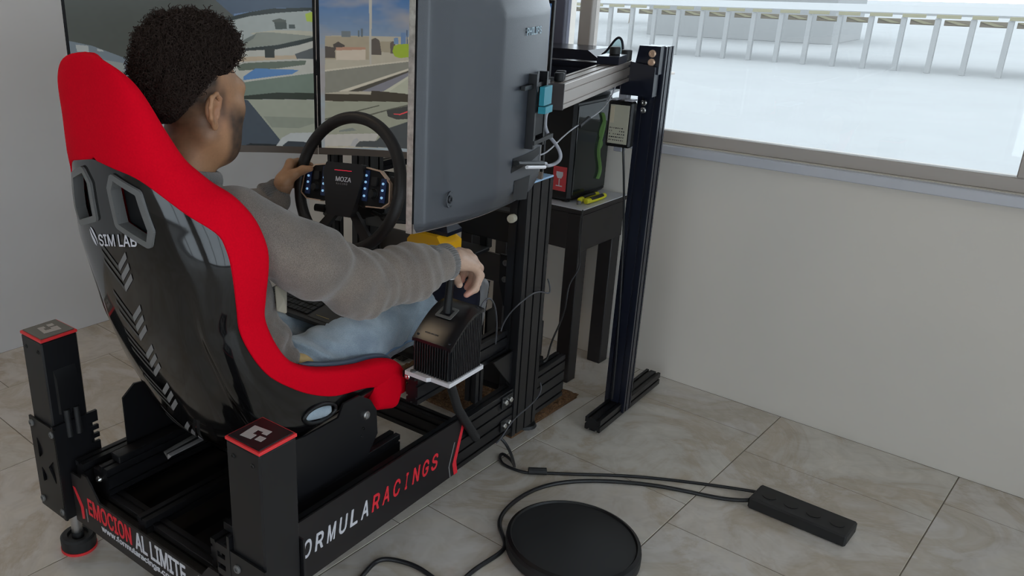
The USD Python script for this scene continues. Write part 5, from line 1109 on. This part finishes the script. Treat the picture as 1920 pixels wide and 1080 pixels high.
UsdShade.MaterialBindingAPI.Apply(bc.GetPrim()).Bind(M['curl']); bc.GetPrim().SetCustomDataByKey('kind', 'stuff')

# ---------------------------------------------------------------- the table by the window and what stands on it
TB_ = Thing('side_table', 'narrow black table with a pale top under the window, behind the front of the rig', 'table', (-1.80, 2.94, 0), rigged=False)
tz = .735; tx0, tx1, ty0, ty1 = -2.20, -1.612, 2.79, 3.125
TB_.add('tabletop', bx((tx0, ty0, tz - .004), (tx1, ty1, tz), .001), 'table_top', label='pale table top')
TB_.add('edge_frame', bx((tx0, ty0, tz - .022), (tx1, ty1, tz - .0045), .002), 'wood_black')
TB_.add('apron', bx((tx1 - .022, ty0 + .01, tz - .17), (tx1 - .002, ty1 - .01, tz - .023), .002), 'wood_black'); TB_.add('apron', bx((tx0 + .01, ty0 + .01, tz - .17), (tx1 - .024, ty0 + .03, tz - .023), .002), 'wood_black')
for x in (tx0 + .005, tx1 - .068):
    for y in (ty0 + .008, ty1 - .072): TB_.add('leg', bx((x, y, 0), (x + .062, y + .062, tz - .0225), .003), 'wood_black')
PC_ = Thing('computer_case', 'black computer case with a glass side and a red fragile sticker on the table', 'computer', (-1.93, 2.95, tz), rigged=False)
cx0, cx1, cy0, cy1, cz1 = -1.99, -1.70, 2.83, 3.10, 1.13
PC_.add('case', bx((cx0, cy0, tz + .008), (cx1, cy1, cz1), .012), 'black_dark')
for x in (cx0 + .03, cx1 - .03):
    for y in (cy0 + .03, cy1 - .03): PC_.add('foot', cyl((x, y, tz), (x, y, tz + .009), .014), 'rubber')
PC_.add('side_glass', bx((cx1 + .0005, cy0 + .015, tz + .03), (cx1 + .004, cy1 - .015, cz1 - .02), .002), 'glass_black', label='dark glass side')
PC_.add('reflection_strip', cat(*[tube(spline([(cx1 + .0055, cy1 - .085 + .012 * math.sin(k * 2), z) for k, z in enumerate(np.linspace(tz + .07 + o, tz + .33, 6))], 30), r, 8, flat=.3) for o, r in ((0, .012), (.12, .006))]), 'green_reflection', label='green reflection painted on the glass')  # strips stand in for a green reflection in the side glass
stc = PC_.add('sticker', bx((cx1 - .078, cy0 - .0018, tz + .045), (cx1 - .018, cy0 - .0002, tz + .140), .0003), 'sticker_red', label='red fragile sticker with a wine glass')
gx, gz = cx1 - .048, tz + .062
gp = unary_union([sbox(-.014, 0, .014, .004), sbox(-.002, 0, .002, .030), Polygon([(-.015, .058), (.015, .058), (.015, .044), (.008, .032), (-.008, .032), (-.015, .044)])])
PC_.add('wine_glass_sign', ext(gp, .0006, (gx, cy0 - .0019, gz), (1, 0, 0), (0, 0, 1)), 'white_print', stc, smooth=False)
PJAW, PD_ = V(-1.662, 2.840, tz), unit(V(-.0, 1, 0)); PN = V(-1, 0, 0)
PL_ = Thing('pliers', 'pliers with yellow and black handles lying on the table edge', 'pliers', (-1.662, 2.92, tz), rigged=False)
for k, s in enumerate((-1, 1)):
    pth = spline([PJAW + PD_ * d + PN * s * o + V(0, 0, .012) for d, o in ((0, .004), (.045, .016), (.11, .020), (.165, .015))], 40)
    gr = PL_.add('handle', tube(pth[8:], .0105, 10), 'lime' if k == 0 else 'lime', smooth=True, label='yellow grip'); PL_.add('inlay', tube(pth[14:34] + V(.001, 0, .004), .0085, 10), 'rubber', gr, smooth=True, label='black grip inlay')
PL_.add('jaw', hull([PJAW + V(a, b, c) for a, b in ((-.010, .002), (.010, .002), (-.004, -.008 + .0), (.004, -.008)) for c in (.004, .018)] + [PJAW + V(0, -.004, .011)]), 'bezel')
# lying on the computer case
ez = cz1 + .0005
EC = Thing('equipment_case', 'dark equipment case with sloping end and clear visor, on the computer case', 'case', (-1.85, 2.98, ez), rigged=False)
EC.add('body', hull([(x, y, z) for y in (2.90, 3.09) for x, z in ((-1.98, ez), (-1.64, ez + .03), (-1.70, ez), (-1.98, 1.306), (-1.715, 1.306), (-1.635, 1.258), (-1.62, 1.215))]), 'case_blue')
EC.add('rim', bx((-1.98, 2.893, 1.192), (-1.63, 2.8995, 1.205), .001), 'bezel'); EC.add('band', bx((-1.98, 2.894, 1.242), (-1.66, 2.8995, 1.252), .001), P('band_dark', (.06, .05, .05), .4))
vo = [(-1.70, 1.285), (-1.668, 1.308), (-1.640, 1.345), (-1.626, 1.352), (-1.614, 1.342), (-1.604, 1.290), (-1.600, 1.225)]
vpth = spline([(x, 2.96, z) for x, z in vo], 40)
vz = EC.add('visor', ext(Polygon([(p[0], p[2]) for p in vpth] + [(-1.63, 1.225)]), .003, (0, 2.9615, 0), (1, 0, 0), (0, 0, 1)), 'visor', label='clear curved visor'); EC.add('visor_rim', tube(vpth, .0045, 8), 'case_blue', vz, smooth=True)
# power brick hanging on the stand, with its wires
bq = rig((.355, 1.71, 1.02)); 
PB = Thing('power_adapter', 'black power adapter with a pale printed label hanging below the stand arm', 'power adapter', (.345, 1.70, 1.0))
ox, oz, oy = .310, 1.030, 1.672
PB.add('body', bx((ox, oy, oz), (ox + .088, oy + .034, oz + .152), .006), 'black_dark')
lb_ = PB.add('label', bx((ox + .010, oy - .0012, oz + .012), (ox + .078, oy - .0002, oz + .140), .0002), 'label', label='pale rating label')
PB.add('print', bx((ox + .012, oy - .002, oz + .080), (ox + .026, oy - .0013, oz + .136), .0001), P('label_strip', (.52, .46, .34), .6), lb_)
pr = np.random.RandomState(4)
PB.add('print', cat(*[bx((ox + .014 + .007 * c, oy - .002, oz + .022 + .010 * r_), (ox + .014 + .007 * c + .004 * pr.rand() + .0015, oy - .0013, oz + .0255 + .010 * r_), .0001) for c in range(8) for r_ in range(5) if pr.rand() > .25]), 'monitor_dark', lb_, smooth=False, label='rows of small print')
PB.add('strap', cat(bx((ox + .02, oy + .03, oz - .02), (ox + .05, oy + .06, oz + .20)), bx((ox + .01, oy - .001, oz + .153), (ox + .03, oy + .036, oz + .159)), bx((ox + .055, oy - .001, oz + .153), (ox + .085, oy + .036, oz + .159))), 'cable_grey')
PB.add('cord', tube(spline([(ox + .06, oy + .017, oz), (ox + .07, oy + .02, oz - .08), (ox + .075, oy + .06, oz - .3), (ox + .09, oy + .07, oz - .62), (ox + .10, oy + .065, oz - .955)], 50), .004, 8), 'cable', smooth=True)
def wire(label, pts, r=.0035, mat='cable', name='cable', n=70, plug=None, rigged_=True, category='cable'):
    t = Thing(name, label, category, (pts[0][0], pts[0][1], min(p[2] for p in pts) - r), rigged=rigged_)
    t.add('wire', tube(spline(pts, n), r, 8), mat, smooth=True)
    if plug: t.add('plug', plug, 'rubber')
    return t
# wires at the right monitor
VCAB = [(.493, .99, 1.104), (.509, 1.0, 1.118), (.508, 1.0, 1.139), (.491, 1.0, 1.161), (.470, 1.0, 1.181), (.458, 1.0, 1.208), (.452, 1.02, 1.238)]
CORD = [(.336, 1.66, 1.235), (.338, 1.62, 1.194), (.349, 1.52, 1.161), (.341, 1.45, 1.142), (.338, 1.38, 1.127), (.344, 1.30, 1.108), (.385, 1.15, 1.099), (.430, 1.02, 1.115), tuple(rb_pt(.40, 1.132, .006))]
w1 = wire('pale grey video cable looping out of the right monitor\'s port', [rb_pt(.43, 1.146, .026), rb_pt(.34, 1.133, .022), rb_pt(.26, 1.118, .018), *VCAB], .0048, 'cable_grey')
w1.add('plug', tube(np.linspace(rb_pt(.60, 1.166, .009), rb_pt(.42, 1.145, .026), 6), .0095, 8, flat=.7), 'rubber'); w1.add('plug_sleeve', tube(np.linspace(rb_pt(.55, 1.152, .020), rb_pt(.42, 1.137, .034), 4), .0045, 8), 'white_plate')
wire('thin pale cord with a black joint running from the arm to the right monitor', CORD, .0024, 'cable_grey', plug=tube(np.linspace(V(*CORD[3]) + V(0, .03, .008), V(*CORD[3]) + V(0, -.03, -.010), 5), .007, 8))
wire('thin black wire hanging from the table edge to the upright', [(.17, 1.84, .742), (.185, 1.80, .70), (.21, 1.76, .62), (.235, 1.72, .56), (.215, 1.70, .50), (.225, 1.66, .42), (.27, 1.50, .36), (.33, 1.36, .36), (.352, 1.29, .372)], .0035, 'cable')
wire('grey wire looping round the upright\'s side to the floor cable', [(.30, 1.10, .531), (.325, 1.115, .60), (.352, 1.15, .64), (.352, 1.24, .635), (.355, 1.29, .62), (.356, 1.28, .655), (.356, 1.27, .67)], .0024, 'cable_dim')
wire('thin grey wire hanging in a bow across the lower upright', [(.352, 1.28, .300), (.356, 1.275, .26), (.353, 1.20, .235), (.353, 1.12, .225), (.353, 1.07, .20), (.349, 1.03, .18)], .0024, 'cable_dim')
# floor cables
def fl_(x, y, z=.0062): return (x, y, z)
wire('black cable with an inline connector on the floor beside the upright', [(-1.374, 1.996, .185), (-1.352, 2.03, .12), (-1.375, 2.09, .035), (-1.43, 2.15, .009), fl_(-1.478, 2.165), fl_(-1.462, 2.132), fl_(-1.42, 2.113), fl_(-1.353, 2.125), fl_(-1.323, 2.150), fl_(-1.22, 2.24), fl_(-1.08, 2.36), fl_(-.86, 2.50), (-.745, 2.535, .02)], .0052, 'cable', plug=tube(np.linspace(V(-1.345, 2.131, .0135), V(-1.300, 2.170, .0135), 4), .0125, 10), rigged_=False)
wire('thicker black cable snaking across the floor in the foreground', [fl_(x, y, .0072) for x, y in ((-1.31, 1.22), (-1.36, 1.33), (-1.385, 1.41), (-1.385, 1.46), (-1.341, 1.493), (-1.274, 1.508), (-1.199, 1.506), (-1.168, 1.53), (-1.168, 1.60), (-1.162, 1.70), (-1.173, 1.763), (-1.238, 1.825), (-1.275, 1.912), (-1.273, 2.055), (-1.20, 2.20), (-1.0, 2.36), (-.84, 2.43))] + [(-.745, 2.475, .02)], .0066, 'cable', n=140, rigged_=False)
# things on the floor
rn = np.random.RandomState(8)
MT = Thing('coir_mat', 'brown coir mat under the front of the rig', 'mat', (-1.92, 2.48, 0), rigged=False)
mg, mh = np.meshgrid(np.linspace(-2.18, -1.515, 200), np.linspace(2.275, 2.72, 120), indexing='ij')
mz = .017 + .009 * meshkit.noise(np.stack([mg * 90, mh * 90, 0 * mg], -1), 1) * np.clip(np.minimum(np.minimum(mg + 2.32, -1.515 - mg), np.minimum(mh - 2.275, 2.72 - mh)) / .01, 0, 1)
jx = .006 * (meshkit.noise(np.stack([mg * 60, mh * 60, 0 * mg + 5], -1), 2) - .5)
MT.add('backing', bx((-2.176, 2.279, .0003), (-1.519, 2.716, .014), .002), 'coir')
MT.add('pile', (np.stack([mg + jx, mh + jx, mz], -1).reshape(-1, 3), grid_faces(200, 120, True)), 'coir', smooth=False, kind='stuff')
DP = Thing('floor_disc', 'round black plate lying on the tiles at the right of the floor cable', 'plate', (-1.02, 1.88, 0), rigged=False)
DP.add('disc', lathe([(0, 0), (.185, 0), (.192, .008), (.192, .034), (.180, .046), (.05, .058), (0, .058)], (-1.02, 1.88, 0), n=64), 'rubber'); DP.add('rim', lathe([(.176, .047), (.186, .043), (.190, .047), (.180, .052), (.176, .047)], (-1.02, 1.88, 0), n=64), 'black_dark')
PS_ = Thing('power_strip', 'black power strip on the tiles where the floor cables end', 'power strip', (-.60, 2.53, 0), rigged=False)
PS_.add('body', bx((-.745, 2.455, .001), (-.46, 2.56, .040), .005), 'rubber')
for k in range(4): PS_.add('socket', cyl((-.70 + k * .066, 2.507, .040), (-.70 + k * .066, 2.507, .042), .021, n=24), 'black_dark')
